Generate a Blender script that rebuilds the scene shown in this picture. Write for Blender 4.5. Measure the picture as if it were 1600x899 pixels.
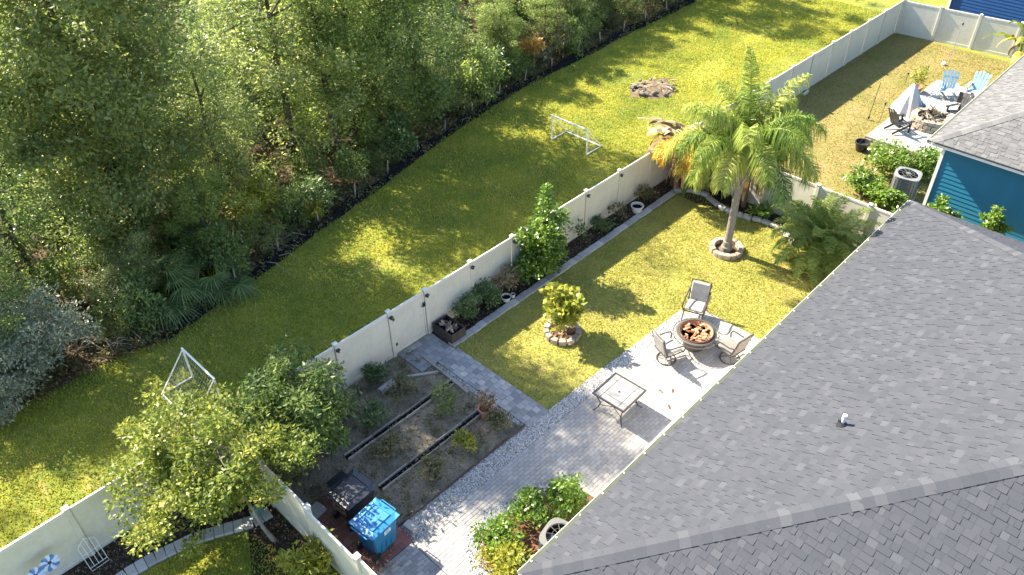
import bpy, bmesh, math, random
import numpy as np
from mathutils import Vector, Matrix

# ------------------------------------------------------------------ clear
for o in list(bpy.data.objects):
    bpy.data.objects.remove(o)
scene = bpy.context.scene
COL = scene.collection
rnd = random.Random(7)
rng = np.random.default_rng(11)
PI = math.pi

# ------------------------------------------------------------------ camera
cam = bpy.data.cameras.new('camera')
cam.sensor_width = 36.0
cam.lens = 28.166
cam.clip_start = 0.1
cam.clip_end = 2000
cam_o = bpy.data.objects.new('camera', cam)
COL.objects.link(cam_o)
cr = Vector((0.69453, -0.71931, -0.01470)); cu = Vector((0.45992, 0.42818, 0.77791)); cf = Vector((0.55326, 0.54704, -0.62821))
CAM = Vector((-8.3193, -15.3082, 17.2196))
cam_o.matrix_world = Matrix(((cr.x, cu.x, -cf.x, CAM.x), (cr.y, cu.y, -cf.y, CAM.y), (cr.z, cu.z, -cf.z, CAM.z), (0, 0, 0, 1)))
scene.camera = cam_o

# ------------------------------------------------------------------ sky and sun
SUN = Vector((-0.128, 0.756, 0.642)).normalized()
world = bpy.data.worlds.new('World')
scene.world = world
world.use_nodes = True
wn = world.node_tree.nodes; wl = world.node_tree.links
for n in list(wn): wn.remove(n)
sky = wn.new('ShaderNodeTexSky'); sky.sky_type = 'NISHITA'; sky.sun_disc = False
sky.sun_elevation = math.asin(SUN.z); sky.sun_rotation = math.radians(-9.6)
sky.air_density = 1.0; sky.dust_density = 0.6; sky.ozone_density = 1.0
bg = wn.new('ShaderNodeBackground'); bg.inputs['Strength'].default_value = 0.10
wo = wn.new('ShaderNodeOutputWorld')
wl.new(sky.outputs[0], bg.inputs[0]); wl.new(bg.outputs[0], wo.inputs[0])
sl = bpy.data.lights.new('sun', 'SUN'); sl.energy = 5.0; sl.angle = math.radians(0.55); sl.color = (1.0, 0.90, 0.72)
so = bpy.data.objects.new('sun', sl); COL.objects.link(so)
so.rotation_euler = (-SUN).to_track_quat('-Z', 'Y').to_euler()
so.location = (0, 40, 60)
vs = scene.view_settings
vs.view_transform = 'Standard'; vs.look = 'None'; vs.gamma = 1.0; vs.exposure = 2.28
try: vs.use_curve_mapping = False
except Exception: pass
scene.cycles.max_bounces = 8; scene.cycles.diffuse_bounces = 5; scene.cycles.glossy_bounces = 2
scene.cycles.transmission_bounces = 4; scene.cycles.transparent_max_bounces = 4
scene.cycles.use_denoising = True

# ------------------------------------------------------------------ materials
def new_mat(name):
    m = bpy.data.materials.new(name); m.use_nodes = True
    nt = m.node_tree
    for n in list(nt.nodes): nt.nodes.remove(n)
    out = nt.nodes.new('ShaderNodeOutputMaterial')
    return m, nt, out

def ramp(nt, stops):
    r = nt.nodes.new('ShaderNodeValToRGB')
    el = r.color_ramp.elements
    while len(el) > 1: el.remove(el[-1])
    el[0].position = stops[0][0]; el[0].color = (*stops[0][1], 1)
    for p, c in stops[1:]:
        e = el.new(p); e.color = (*c, 1)
    return r

def noise(nt, scale, detail=4, rough=.6, coord='Object', dist=0.0):
    tc = nt.nodes.new('ShaderNodeTexCoord')
    n = nt.nodes.new('ShaderNodeTexNoise'); n.inputs['Scale'].default_value = scale
    n.inputs['Detail'].default_value = detail; n.inputs['Roughness'].default_value = rough
    n.inputs['Distortion'].default_value = dist
    nt.links.new(tc.outputs[coord], n.inputs['Vector'])
    return n

def mixc(nt, a, b, fac, mode='MIX'):
    m = nt.nodes.new('ShaderNodeMix'); m.data_type = 'RGBA'; m.blend_type = mode
    for s, i in ((a, 6), (b, 7), (fac, 0)):
        if isinstance(s, (int, float)): m.inputs[i].default_value = s
        elif isinstance(s, tuple): m.inputs[i].default_value = (*s, 1)
        else: nt.links.new(s, m.inputs[i])
    return m.outputs[2]

def bump(nt, h, strength, dist=.02):
    b = nt.nodes.new('ShaderNodeBump'); b.inputs['Strength'].default_value = strength; b.inputs['Distance'].default_value = dist
    nt.links.new(h, b.inputs['Height']); return b.outputs[0]

def surf(name, stops, scale=6, rough=.8, spec=.3, fine=0.25, fscale=60, bmp=.3, bdist=.01, metal=0.0, tint=False, tmix=.6):
    """noise-mottled surface; with tint=True the per-piece 'tint' attribute chooses the colour"""
    m, nt, out = new_mat(name)
    p = nt.nodes.new('ShaderNodeBsdfPrincipled')
    p.inputs['Roughness'].default_value = rough; p.inputs['Specular IOR Level'].default_value = spec; p.inputs['Metallic'].default_value = metal
    n1 = noise(nt, scale, 5); n2 = noise(nt, fscale, 3)
    f = n1.outputs['Fac']
    if tint:
        a = nt.nodes.new('ShaderNodeAttribute'); a.attribute_name = 'tint'
        mx = nt.nodes.new('ShaderNodeMix'); mx.data_type = 'FLOAT'; mx.inputs[0].default_value = tmix
        nt.links.new(f, mx.inputs[2]); nt.links.new(a.outputs['Fac'], mx.inputs[3]); f = mx.outputs[0]
    r = ramp(nt, stops); nt.links.new(f, r.inputs[0])
    g = ramp(nt, [(.25, (1 - fine,) * 3), (.75, (1 + fine * .0,) * 3)]); nt.links.new(n2.outputs['Fac'], g.inputs[0])
    c = mixc(nt, r.outputs[0], g.outputs[0], 1.0, 'MULTIPLY')
    nt.links.new(c, p.inputs['Base Color'])
    if bmp: nt.links.new(bump(nt, n2.outputs['Fac'], bmp, bdist), p.inputs['Normal'])
    nt.links.new(p.outputs[0], out.inputs[0])
    return m

def leafmat(name, stops, trans=.35, rough=.42, spec=.45, tcol=1.25):
    m, nt, out = new_mat(name)
    a = nt.nodes.new('ShaderNodeAttribute'); a.attribute_name = 'tint'
    oi = nt.nodes.new('ShaderNodeObjectInfo')
    ad = nt.nodes.new('ShaderNodeMath'); ad.operation = 'MULTIPLY_ADD'; ad.inputs[1].default_value = .22
    nt.links.new(oi.outputs['Random'], ad.inputs[0]); nt.links.new(a.outputs['Fac'], ad.inputs[2])
    sb = nt.nodes.new('ShaderNodeMath'); sb.operation = 'SUBTRACT'; sb.inputs[1].default_value = .11
    nt.links.new(ad.outputs[0], sb.inputs[0])
    r = ramp(nt, stops); nt.links.new(sb.outputs[0], r.inputs[0])
    p = nt.nodes.new('ShaderNodeBsdfPrincipled'); p.inputs['Roughness'].default_value = rough; p.inputs['Specular IOR Level'].default_value = spec
    nt.links.new(r.outputs[0], p.inputs['Base Color'])
    t = nt.nodes.new('ShaderNodeBsdfTranslucent')
    tc = mixc(nt, r.outputs[0], (tcol * 1.02, tcol * 1.0, tcol * .6), 1.0, 'MULTIPLY'); nt.links.new(tc, t.inputs['Color'])
    mx = nt.nodes.new('ShaderNodeMixShader'); mx.inputs[0].default_value = trans
    nt.links.new(p.outputs[0], mx.inputs[1]); nt.links.new(t.outputs[0], mx.inputs[2]); nt.links.new(mx.outputs[0], out.inputs[0])
    return m

def blademat(name, stops, s1, s2, w=.6):
    m = leafmat(name, stops, .3, .65, .15)
    nt = m.node_tree
    a = next(n for n in nt.nodes if n.type == 'ATTRIBUTE'); r = next(n for n in nt.nodes if n.type == 'VALTORGB')
    n1 = noise(nt, s1, 5, .6, dist=.5); n2 = noise(nt, s2, 4, .65)
    mx = nt.nodes.new('ShaderNodeMix'); mx.data_type = 'FLOAT'; mx.inputs[0].default_value = .45
    nt.links.new(n1.outputs['Fac'], mx.inputs[2]); nt.links.new(n2.outputs['Fac'], mx.inputs[3])
    mr = nt.nodes.new('ShaderNodeMapRange'); mr.inputs[1].default_value = .33; mr.inputs[2].default_value = .67
    nt.links.new(mx.outputs[0], mr.inputs[0])
    m2 = nt.nodes.new('ShaderNodeMix'); m2.data_type = 'FLOAT'; m2.inputs[0].default_value = w
    nt.links.new(a.outputs['Fac'], m2.inputs[2]); nt.links.new(mr.outputs[0], m2.inputs[3])
    for l in list(r.inputs[0].links): nt.links.remove(l)
    nt.links.new(m2.outputs[0], r.inputs[0])
    return m

def lawnmat(name, cols, s1=.35, s2=1.6, s3=28):
    m, nt, out = new_mat(name)
    p = nt.nodes.new('ShaderNodeBsdfPrincipled'); p.inputs['Roughness'].default_value = .9; p.inputs['Specular IOR Level'].default_value = .1
    a = noise(nt, s1, 4, .6); b = noise(nt, s2, 5, .65, dist=.6); c = noise(nt, s3, 4, .7); d = noise(nt, 120, 2, .6)
    r1 = ramp(nt, [(.35, cols[0]), (.62, cols[1])]); nt.links.new(a.outputs[0], r1.inputs[0])
    r2 = ramp(nt, [(.56, (0, 0, 0)), (.74, (1, 1, 1))]); nt.links.new(b.outputs[0], r2.inputs[0])
    x = mixc(nt, r1.outputs[0], cols[2], r2.outputs[0])
    r3 = ramp(nt, [(.3, (.62, .68, .6)), (.7, (1.12, 1.08, 1.0))]); nt.links.new(c.outputs[0], r3.inputs[0])
    x = mixc(nt, x, r3.outputs[0], 1.0, 'MULTIPLY')
    r4 = ramp(nt, [(.3, (.75, .75, .75)), (.7, (1.1, 1.1, 1.1))]); nt.links.new(d.outputs[0], r4.inputs[0])
    x = mixc(nt, x, r4.outputs[0], 1.0, 'MULTIPLY')
    nt.links.new(x, p.inputs['Base Color'])
    nt.links.new(bump(nt, c.outputs[0], .7, .05), p.inputs['Normal'])
    nt.links.new(p.outputs[0], out.inputs[0])
    return m

def plain(name, c, rough=.5, spec=.4, metal=0.0, fine=.1, scale=9):
    return surf(name, [(.3, tuple(x * .88 for x in c)), (.7, c)], scale, rough, spec, fine, 40, .08, .004, metal)

M = {}
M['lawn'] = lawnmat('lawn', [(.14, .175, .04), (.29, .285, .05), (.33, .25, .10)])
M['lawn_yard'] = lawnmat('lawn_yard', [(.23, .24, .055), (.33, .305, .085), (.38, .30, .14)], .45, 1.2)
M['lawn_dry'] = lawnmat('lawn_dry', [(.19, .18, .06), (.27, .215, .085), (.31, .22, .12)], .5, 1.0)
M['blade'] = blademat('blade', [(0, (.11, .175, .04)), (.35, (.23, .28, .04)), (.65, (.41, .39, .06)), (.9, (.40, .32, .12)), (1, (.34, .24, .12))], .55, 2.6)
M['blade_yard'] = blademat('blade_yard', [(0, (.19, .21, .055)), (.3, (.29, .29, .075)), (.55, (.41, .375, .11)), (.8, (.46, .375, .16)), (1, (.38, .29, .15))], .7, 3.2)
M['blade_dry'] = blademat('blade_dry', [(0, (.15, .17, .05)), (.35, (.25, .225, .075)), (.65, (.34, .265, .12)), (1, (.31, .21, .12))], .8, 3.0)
M['rock_dark'] = plain('rock_dark', (.15, .135, .12), .9, .2)
M['litter'] = surf('litter', [(.3, (.06, .042, .028)), (.55, (.17, .115, .075)), (.75, (.30, .20, .14))], 2.2, .95, .1, .5, 26, .8, .05)
M['soil'] = surf('soil', [(.3, (.19, .16, .12)), (.6, (.31, .26, .19)), (.8, (.38, .31, .20))], 2.5, .95, .1, .45, 45, .8, .03)
M['bare'] = surf('bare', [(.3, (.10, .075, .05)), (.55, (.18, .14, .095)), (.8, (.27, .215, .15))], 3.5, .95, .1, .4, 40, .6, .02)
M['mulch'] = surf('mulch', [(.3, (.022, .018, .015)), (.7, (.075, .055, .04))], 9, .95, .15, .5, 50, .9, .03)
M['mulch_red'] = surf('mulch_red', [(.3, (.10, .045, .025)), (.7, (.26, .13, .08))], 9, .95, .15, .5, 50, .9, .03)
M['vinyl'] = surf('vinyl', [(.3, (.52, .49, .41)), (.55, (.60, .565, .475)), (.75, (.615, .58, .49))], .9, .45, .4, .10, 7, .03, .004)
M['vinyl_white'] = plain('vinyl_white', (.62, .595, .53), .4, .45, fine=.04)
M['black'] = plain('black', (.02, .02, .024), .45, .5)
M['black_plastic'] = plain('black_plastic', (.022, .023, .03), .35, .5)
M['iron'] = plain('iron', (.035, .03, .028), .5, .5)
M['paver'] = surf('paver', [(.1, (.27, .255, .243)), (.5, (.315, .30, .288)), (.9, (.36, .345, .33))], 5, .85, .25, .22, 70, .3, .006, tint=True, tmix=.7)
M['paver_walk'] = surf('paver_walk', [(.15, (.19, .19, .20)), (.5, (.28, .275, .275)), (.85, (.38, .365, .345))], 5, .85, .25, .25, 70, .3, .006, tint=True, tmix=.6)
M['paver_red'] = surf('paver_red', [(.15, (.17, .075, .065)), (.85, (.30, .135, .11))], 5, .85, .2, .3, 70, .3, .006, tint=True)
M['sand'] = surf('sand', [(.3, (.19, .17, .14)), (.7, (.28, .25, .21))], 20, .95, .1, .3, 90)
M['stone'] = surf('stone', [(.1, (.20, .17, .14)), (.5, (.34, .28, .22)), (.9, (.46, .38, .30))], 7, .9, .2, .35, 35, .6, .02, tint=True)
M['stone_grey'] = surf('stone_grey', [(.1, (.27, .26, .245)), (.5, (.39, .375, .35)), (.9, (.50, .48, .45))], 7, .9, .2, .3, 40, .5, .015, tint=True)
M['gravel'] = surf('gravel', [(.0, (.07, .08, .10)), (.3, (.27, .28, .30)), (1, (.58, .57, .56))], 5, .7, .4, .15, 60, .2, .004, tint=True, tmix=.95)
M['shingle'] = surf('shingle', [(.0, (.036, .040, .048)), (.2, (.051, .055, .066)), (.6, (.063, .066, .078)), (.8, (.075, .079, .091)), (1, (.103, .107, .119))], .7, .93, .12, .3, 130, .5, .004, tint=True, tmix=.74)
M['shingle_light'] = surf('shingle_light', [(.0, (.085, .085, .09)), (.5, (.13, .13, .132)), (1, (.17, .168, .165))], 3, .93, .12, .25, 130, .5, .004, tint=True, tmix=.85)
M['felt'] = plain('felt', (.055, .055, .06), .95, .1)
M['felt_light'] = plain('felt_light', (.18, .18, .18), .95, .1)
M['gutter_guard'] = surf('gutter_guard', [(.3, (.055, .062, .045)), (.7, (.075, .082, .062))], 3, .9, .1, .2, 120, .2, .004)
M['blue'] = plain('blue', (.014, .145, .245), .5, .4, fine=.05, scale=2)
M['blue_deep'] = plain('blue_deep', (.008, .055, .20), .5, .4, fine=.05, scale=2)
M['trim'] = plain('trim', (.80, .79, .76), .5, .4, fine=.03)
M['cart_blue'] = plain('cart_blue', (.02, .17, .36), .42, .45, fine=.15, scale=6)
M['cushion'] = surf('cushion', [(.3, (.24, .228, .215)), (.7, (.31, .298, .285))], 8, .95, .1, .1, 80, .2, .004)
M['sling'] = surf('sling', [(.3, (.16, .145, .132)), (.7, (.22, .20, .185))], 8, .9, .1, .15, 90, .2, .004)
M['table_top'] = surf('table_top', [(.3, (.22, .217, .212)), (.7, (.27, .265, .26))], 6, .6, .3, .08, 90, .1, .003)
M['rust'] = surf('rust', [(.2, (.20, .06, .025)), (.5, (.38, .15, .07)), (.8, (.52, .30, .19))], 6, .9, .15, .35, 40, .4, .01, tint=True, tmix=.75)
M['copper'] = plain('copper', (.34, .12, .055), .6, .4)
M['terracotta'] = plain('terracotta', (.42, .20, .13), .85, .2)
M['pot_white'] = plain('pot_white', (.60, .57, .53), .7, .3)
M['wood_grey'] = surf('wood_grey', [(.3, (.22, .19, .16)), (.7, (.40, .36, .31))], 5, .9, .15, .35, 40, .4, .01, tint=True)
M['wood_dark'] = surf('wood_dark', [(.3, (.055, .042, .036)), (.7, (.11, .085, .07))], 5, .85, .2, .3, 40, .4, .01)
M['bark'] = surf('bark', [(.3, (.055, .042, .032)), (.6, (.12, .095, .072)), (.8, (.19, .155, .12))], 5, .95, .1, .4, 30, .7, .03)
M['bark_pale'] = surf('bark_pale', [(.3, (.20, .17, .135)), (.7, (.38, .335, .28))], 5, .95, .1, .35, 30, .6, .02)
M['palm_trunk'] = surf('palm_trunk', [(.3, (.17, .15, .125)), (.7, (.27, .245, .21))], 4, .95, .1, .35, 30, .6, .02, tint=True, tmix=.5)
M['metal_grey'] = plain('metal_grey', (.17, .175, .175), .55, .4)
M['metal_pale'] = plain('metal_pale', (.115, .115, .11), .6, .3)
M['fan_dark'] = plain('fan_dark', (.05, .05, .065), .6, .4)
M['silt'] = plain('silt', (.008, .009, .012), .95, .08)
M['adirondack_blue'] = plain('adirondack_blue', (.25, .39, .48), .6, .3)
M['canvas'] = plain('canvas', (.56, .53, .50), .9, .1, scale=4)
M['canvas_blue'] = plain('canvas_blue', (.22, .25, .33), .9, .1, scale=4)
M['ornament'] = plain('ornament', (.10, .20, .36), .35, .6)
M['green_box'] = plain('green_box', (.13, .30, .22), .6, .3)
M['white_wire'] = plain('white_wire', (.75, .74, .71), .5, .4)
M['net'] = plain('net', (.62, .62, .60), .9, .1)
M['label_white'] = plain('label_white', (.62, .66, .70), .6, .3)
M['concrete'] = plain('concrete', (.34, .33, .31), .9, .2)
M['bronze'] = plain('bronze', (.075, .066, .06), .5, .5)
# leaves
M['leaf_forest'] = leafmat('leaf_forest', [(0, (.065, .105, .042)), (.4, (.13, .19, .066)), (.75, (.21, .275, .095)), (1, (.40, .42, .18))], .56, .40, .34, 1.5)
M['leaf_olive'] = leafmat('leaf_olive', [(0, (.08, .11, .045)), (.45, (.155, .20, .075)), (.8, (.265, .305, .12)), (1, (.44, .43, .21))], .56, .40, .34, 1.5)
M['leaf_bright'] = leafmat('leaf_bright', [(0, (.08, .13, .035)), (.5, (.18, .245, .065)), (1, (.36, .39, .15))], .56, .42, .34, 1.5)
M['leaf_pine'] = leafmat('leaf_pine', [(0, (.035, .06, .015)), (.5, (.09, .13, .03)), (1, (.18, .22, .06))], .2, .5, .3)
M['leaf_citrus'] = leafmat('leaf_citrus', [(0, (.06, .095, .02)), (.45, (.145, .19, .034)), (.8, (.27, .29, .055)), (1, (.43, .41, .10))], .42, .42, .3)
M['leaf_dark'] = leafmat('leaf_dark', [(0, (.04, .08, .028)), (.5, (.09, .145, .045)), (1, (.20, .25, .08))], .32, .42, .35)
M['leaf_fruit'] = leafmat('leaf_fruit', [(0, (.045, .085, .024)), (.5, (.105, .16, .04)), (1, (.24, .28, .08))], .38, .42, .3)
M['leaf_shrub'] = leafmat('leaf_shrub', [(0, (.05, .105, .012)), (.5, (.12, .21, .022)), (1, (.25, .32, .06))], .36, .36, .5)
M['leaf_yellow'] = leafmat('leaf_yellow', [(0, (.12, .15, .015)), (.5, (.23, .25, .025)), (1, (.37, .33, .05))], .36, .4, .4)
M['leaf_grey'] = leafmat('leaf_grey', [(0, (.09, .11, .075)), (.5, (.19, .22, .155)), (1, (.34, .37, .28))], .25, .45, .35)
M['leaf_dry'] = leafmat('leaf_dry', [(0, (.10, .075, .045)), (.5, (.24, .185, .11)), (1, (.42, .34, .22))], .3, .7, .2)
M['leaf_brown'] = leafmat('leaf_brown', [(0, (.09, .052, .028)), (.5, (.20, .13, .075)), (1, (.40, .30, .20))], .3, .7, .2)
M['leaf_gold'] = leafmat('leaf_gold', [(0, (.26, .13, .016)), (.45, (.45, .27, .022)), (.8, (.54, .38, .05)), (1, (.50, .42, .09))], .35, .5, .3)
M['leaf_orange'] = leafmat('leaf_orange', [(0, (.22, .11, .03)), (.5, (.42, .24, .06)), (1, (.5, .34, .12))], .35, .6, .2)
M['leaf_palm'] = leafmat('leaf_palm', [(0, (.04, .09, .016)), (.4, (.10, .175, .028)), (.75, (.215, .275, .05)), (1, (.40, .40, .11))], .36, .5, .22)
M['leaf_cycad'] = leafmat('leaf_cycad', [(0, (.08, .125, .025)), (.5, (.165, .22, .045)), (1, (.33, .34, .09))], .36, .5, .22)
M['leaf_weed'] = leafmat('leaf_weed', [(0, (.06, .062, .03)), (.5, (.13, .125, .055)), (1, (.25, .21, .10))], .3, .5, .3)
M['chip'] = surf('chip', [(.1, (.10, .065, .045)), (.5, (.24, .17, .12)), (.9, (.45, .36, .28))], 5, .95, .1, .2, 60, .2, .004, tint=True, tmix=.9)

# ------------------------------------------------------------------ object helpers
def props(o, label=None, cat=None, group=None, kind=None):
    if label: o['label'] = label
    if cat: o['category'] = cat
    if group: o['group'] = group
    if kind: o['kind'] = kind
    return o

def thing(name, label, cat, loc=(0, 0, 0), rz=0.0, group=None):
    o = bpy.data.objects.new(name, None); COL.objects.link(o)
    o.empty_display_size = .2
    o.location = loc; o.rotation_euler = (0, 0, rz)
    return props(o, label, cat, group)

def link(name, me, parent=None, loc=(0, 0, 0), rot=(0, 0, 0), scale=None):
    o = bpy.data.objects.new(name, me); COL.objects.link(o)
    if parent: o.parent = parent
    o.location = loc; o.rotation_euler = rot
    if scale is not None: o.scale = scale if hasattr(scale, '__len__') else (scale,) * 3
    return o

KIDS = {}
def copy_tree(o, parent=None):
    c = o.copy(); COL.objects.link(c)
    if parent: c.parent = parent
    for ch in list(o.children):
        copy_tree(ch, c)
    return c

class MB:
    """collects faces, builds one mesh"""
    def __init__(s): s.v = []; s.f = []; s.t = []
    def add(s, vs, fs, tint=.5, mat=None):
        n = len(s.v)
        if mat is not None: vs = [mat @ Vector(v) for v in vs]
        s.v.extend([tuple(v) for v in vs]); s.f.extend([tuple(i + n for i in f) for f in fs]); s.t.extend([tint] * len(fs))
        return s
    def box(s, c, d, rz=0.0, tint=.5, mat=None, taper=1.0):
        hx, hy, hz = d[0] / 2, d[1] / 2, d[2] / 2
        vs = []
        for z, k in ((-hz, taper), (hz, 1.0)):
            for x, y in ((-hx, -hy), (hx, -hy), (hx, hy), (-hx, hy)):
                vs.append(Vector((x * k, y * k, z)))
        m = Matrix.Translation(c) @ Matrix.Rotation(rz, 4, 'Z')
        if mat is not None: m = Matrix.Translation(c) @ mat
        return s.add([m @ v for v in vs], [(3, 2, 1, 0), (4, 5, 6, 7), (0, 1, 5, 4), (1, 2, 6, 5), (2, 3, 7, 6), (3, 0, 4, 7)], tint)
    def tube(s, pts, r, n=6, tint=.5, cap=True, closed=False):
        pts = [Vector(p) for p in pts]; k = len(pts)
        rs = r if hasattr(r, '__len__') else [r] * k
        vs = []; up = None
        for i, p in enumerate(pts):
            if closed: t = pts[(i + 1) % k] - pts[i - 1]
            else: t = pts[min(i + 1, k - 1)] - pts[max(i - 1, 0)]
            if t.length < 1e-9: t = Vector((0, 0, 1))
            t.normalize()
            if up is None: up = Vector((0, 0, 1)) if abs(t.z) < .9 else Vector((1, 0, 0))
            a = t.cross(up)
            if a.length < 1e-4: a = t.cross(Vector((1, 0, 0)))
            a.normalize(); b = t.cross(a).normalized(); up = a.cross(t).normalized()
            for j in range(n):
                an = 2 * PI * j / n
                vs.append(p + (a * math.cos(an) + b * math.sin(an)) * rs[i])
        fs = []
        for i in range(k if closed else k - 1):
            i2 = (i + 1) % k
            for j in range(n):
                j2 = (j + 1) % n
                fs.append((i * n + j, i * n + j2, i2 * n + j2, i2 * n + j))
        if cap and not closed:
            fs.append(tuple(range(n))); fs.append(tuple((k - 1) * n + j for j in reversed(range(n))))
        return s.add(vs, fs, tint)
    def lathe(s, prof, n=20, c=(0, 0, 0), tint=.5):
        vs = []; fs = []
        for r, z in prof:
            for j in range(n):
                a = 2 * PI * j / n
                vs.append((c[0] + r * math.cos(a), c[1] + r * math.sin(a), c[2] + z))
        for i in range(len(prof) - 1):
            for j in range(n):
                j2 = (j + 1) % n
                fs.append((i * n + j, i * n + j2, (i + 1) * n + j2, (i + 1) * n + j))
        if prof[0][0] > 1e-4: fs.append(tuple(reversed(range(n))))
        if prof[-1][0] > 1e-4: fs.append(tuple((len(prof) - 1) * n + j for j in range(n)))
        return s.add(vs, fs, tint)
    def prism(s, poly, z0, z1, tint=.5):
        n = len(poly)
        vs = [(x, y, z0) for x, y in poly] + [(x, y, z1) for x, y in poly]
        fs = [tuple(reversed(range(n))), tuple(range(n, 2 * n))] + [(i, (i + 1) % n, n + (i + 1) % n, n + i) for i in range(n)]
        return s.add(vs, fs, tint)
    def mesh(s, name, mat, bevel=0.0, smooth=False):
        me = bpy.data.meshes.new(name); me.from_pydata(s.v, [], s.f)
        at = me.attributes.new('tint', 'FLOAT', 'FACE'); at.data.foreach_set('value', np.array(s.t, dtype=np.float32))
        if bevel > 0:
            bm = bmesh.new(); bm.from_mesh(me)
            bmesh.ops.remove_doubles(bm, verts=bm.verts, dist=1e-5)
            es = [e for e in bm.edges if len(e.link_faces) == 2 and e.calc_face_angle(0) > .5]
            bmesh.ops.bevel(bm, geom=es, offset=bevel, segments=1, affect='EDGES', clamp_overlap=True)
            bm.to_mesh(me); bm.free()
        me.materials.append(mat)
        if smooth: me.polygons.foreach_set('use_smooth', [True] * len(me.polygons))
        me.update()
        return me
    def obj(s, name, mat, parent=None, loc=(0, 0, 0), rot=(0, 0, 0), bevel=0.0, smooth=False):
        return link(name, s.mesh(name, mat, bevel, smooth), parent, loc, rot)

def quad_mesh(name, V, mat, tint, n=4):
    """V: (k*n,3) vertices of k n-gons"""
    k = len(V) // n
    me = bpy.data.meshes.new(name)
    me.vertices.add(k * n); me.vertices.foreach_set('co', np.ascontiguousarray(V, dtype=np.float32).ravel())
    me.loops.add(k * n); me.loops.foreach_set('vertex_index', np.arange(k * n, dtype=np.int32))
    me.polygons.add(k); me.polygons.foreach_set('loop_start', np.arange(0, k * n, n, dtype=np.int32))
    at = me.attributes.new('tint', 'FLOAT', 'FACE'); at.data.foreach_set('value', np.ascontiguousarray(tint, dtype=np.float32))
    me.materials.append(mat); me.update(calc_edges=True)
    return me

def unit(a): return a / np.maximum(np.linalg.norm(a, axis=1, keepdims=True), 1e-9)

def leaf_quads(P, L, Wd, up=.6, droop=0.0, T=None):
    n = len(P)
    N = rng.normal(size=(n, 3)); N[:, 2] = np.abs(N[:, 2]) + up; N = unit(N)
    if T is None: T = rng.normal(size=(n, 3))
    T = T - N * (T * N).sum(1, keepdims=True); T = unit(T)
    T[:, 2] -= droop; T = unit(T)
    B = np.cross(N, T)
    L = np.broadcast_to(np.asarray(L, float), (n,))[:, None]; Wd = np.broadcast_to(np.asarray(Wd, float), (n,))[:, None]
    V = np.empty((n, 4, 3))
    V[:, 0] = P; V[:, 1] = P + T * L * .5 + B * Wd * .5 - N * L * .06
    V[:, 2] = P + T * L; V[:, 3] = P + T * L * .5 - B * Wd * .5 - N * L * .06
    return V.reshape(-1, 3)

def clump_leaves(C, Rr, per, L, asp=.5, up=.6, droop=0.0, flat=.75, shell=.5, lv=.35):
    """leaves in clumps round centres C with radii Rr"""
    k = len(C)
    idx = np.repeat(np.arange(k), per)
    D = unit(rng.normal(size=(len(idx), 3)))
    u = rng.random(len(idx)) ** shell
    P = C[idx] + D * (Rr[idx] * u)[:, None] * np.array([1, 1, flat])
    sz = L * (1 + lv * rng.normal(size=len(idx)).clip(-1.5, 1.5))
    V = leaf_quads(P, sz, sz * asp, up, droop, T=D + .6 * rng.normal(size=D.shape))
    ct = rng.random(k)
    t = .42 * ct[idx] + .58 * rng.random(len(idx))
    return V, t

def crown_points(k, rx, ry, rz, lobes=5, inner=.35, zb=.0):
    """clump centres in an uneven ellipsoid"""
    D = unit(rng.normal(size=(k, 3)))
    ph = rng.random(lobes) * 2 * PI
    az = np.arctan2(D[:, 1], D[:, 0])
    w = 1 + .16 * sum(np.cos((i + 2) * az + ph[i] + 2.0 * D[:, 2]) for i in range(min(lobes, 4))) / 1.6
    u = inner + (1 - inner) * rng.random(k) ** .6
    return D * u[:, None] * w[:, None] * np.array([rx, ry, rz])

def limbs(mb, base, C, trunk_top, r0, nmain=7, wob=.25, cut=.35):
    """trunk, main limbs and twigs out to the clump centres"""
    base = Vector(base); top = Vector(trunk_top)
    n = 6; pts = []
    for i in range(n + 1):
        f = i / n; p = base.lerp(top, f)
        if 0 < i < n: p += Vector((rnd.uniform(-1, 1), rnd.uniform(-1, 1), 0)) * wob * .3
        pts.append(p)
    rs = [r0 * (1.35 if i == 0 else 1 - .68 * i / n) for i in range(n + 1)]
    mb.tube(pts, rs, 8)
    nodes = [(p, r) for p, r in zip(pts[2:], rs[2:])]
    order = sorted(range(len(C)), key=lambda i: rnd.random())
    for i in order[:nmain]:
        e = Vector(C[i]); st, r = min(nodes[:5], key=lambda q: (q[0] - e).length + .6 * max(0, q[0].z - e.z))
        mid = st.lerp(e, .5) + Vector((rnd.uniform(-1, 1), rnd.uniform(-1, 1), rnd.uniform(0, 1))) * wob
        rr = min(r * .62, r0 * .45)
        path = [st, st.lerp(mid, .6), mid, mid.lerp(e, .6), e]
        mb.tube(path, [rr, rr * .8, rr * .62, rr * .42, rr * .2], 6)
        for q, k2 in zip(path[1:], (.8, .62, .42, .25)): nodes.append((q, rr * k2))
    for i in order[nmain:]:
        if rnd.random() < cut: continue
        e = Vector(C[i]); st, r = min(nodes, key=lambda q: (q[0] - e).length)
        rr = max(min(r * .6, r0 * .16), r0 * .05)
        mb.tube([st, st.lerp(e, .5) + Vector((rnd.uniform(-1, 1), rnd.uniform(-1, 1), rnd.uniform(-.2, .6))) * wob * .4, e], [rr, rr * .6, rr * .3], 4, cap=False)

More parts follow.
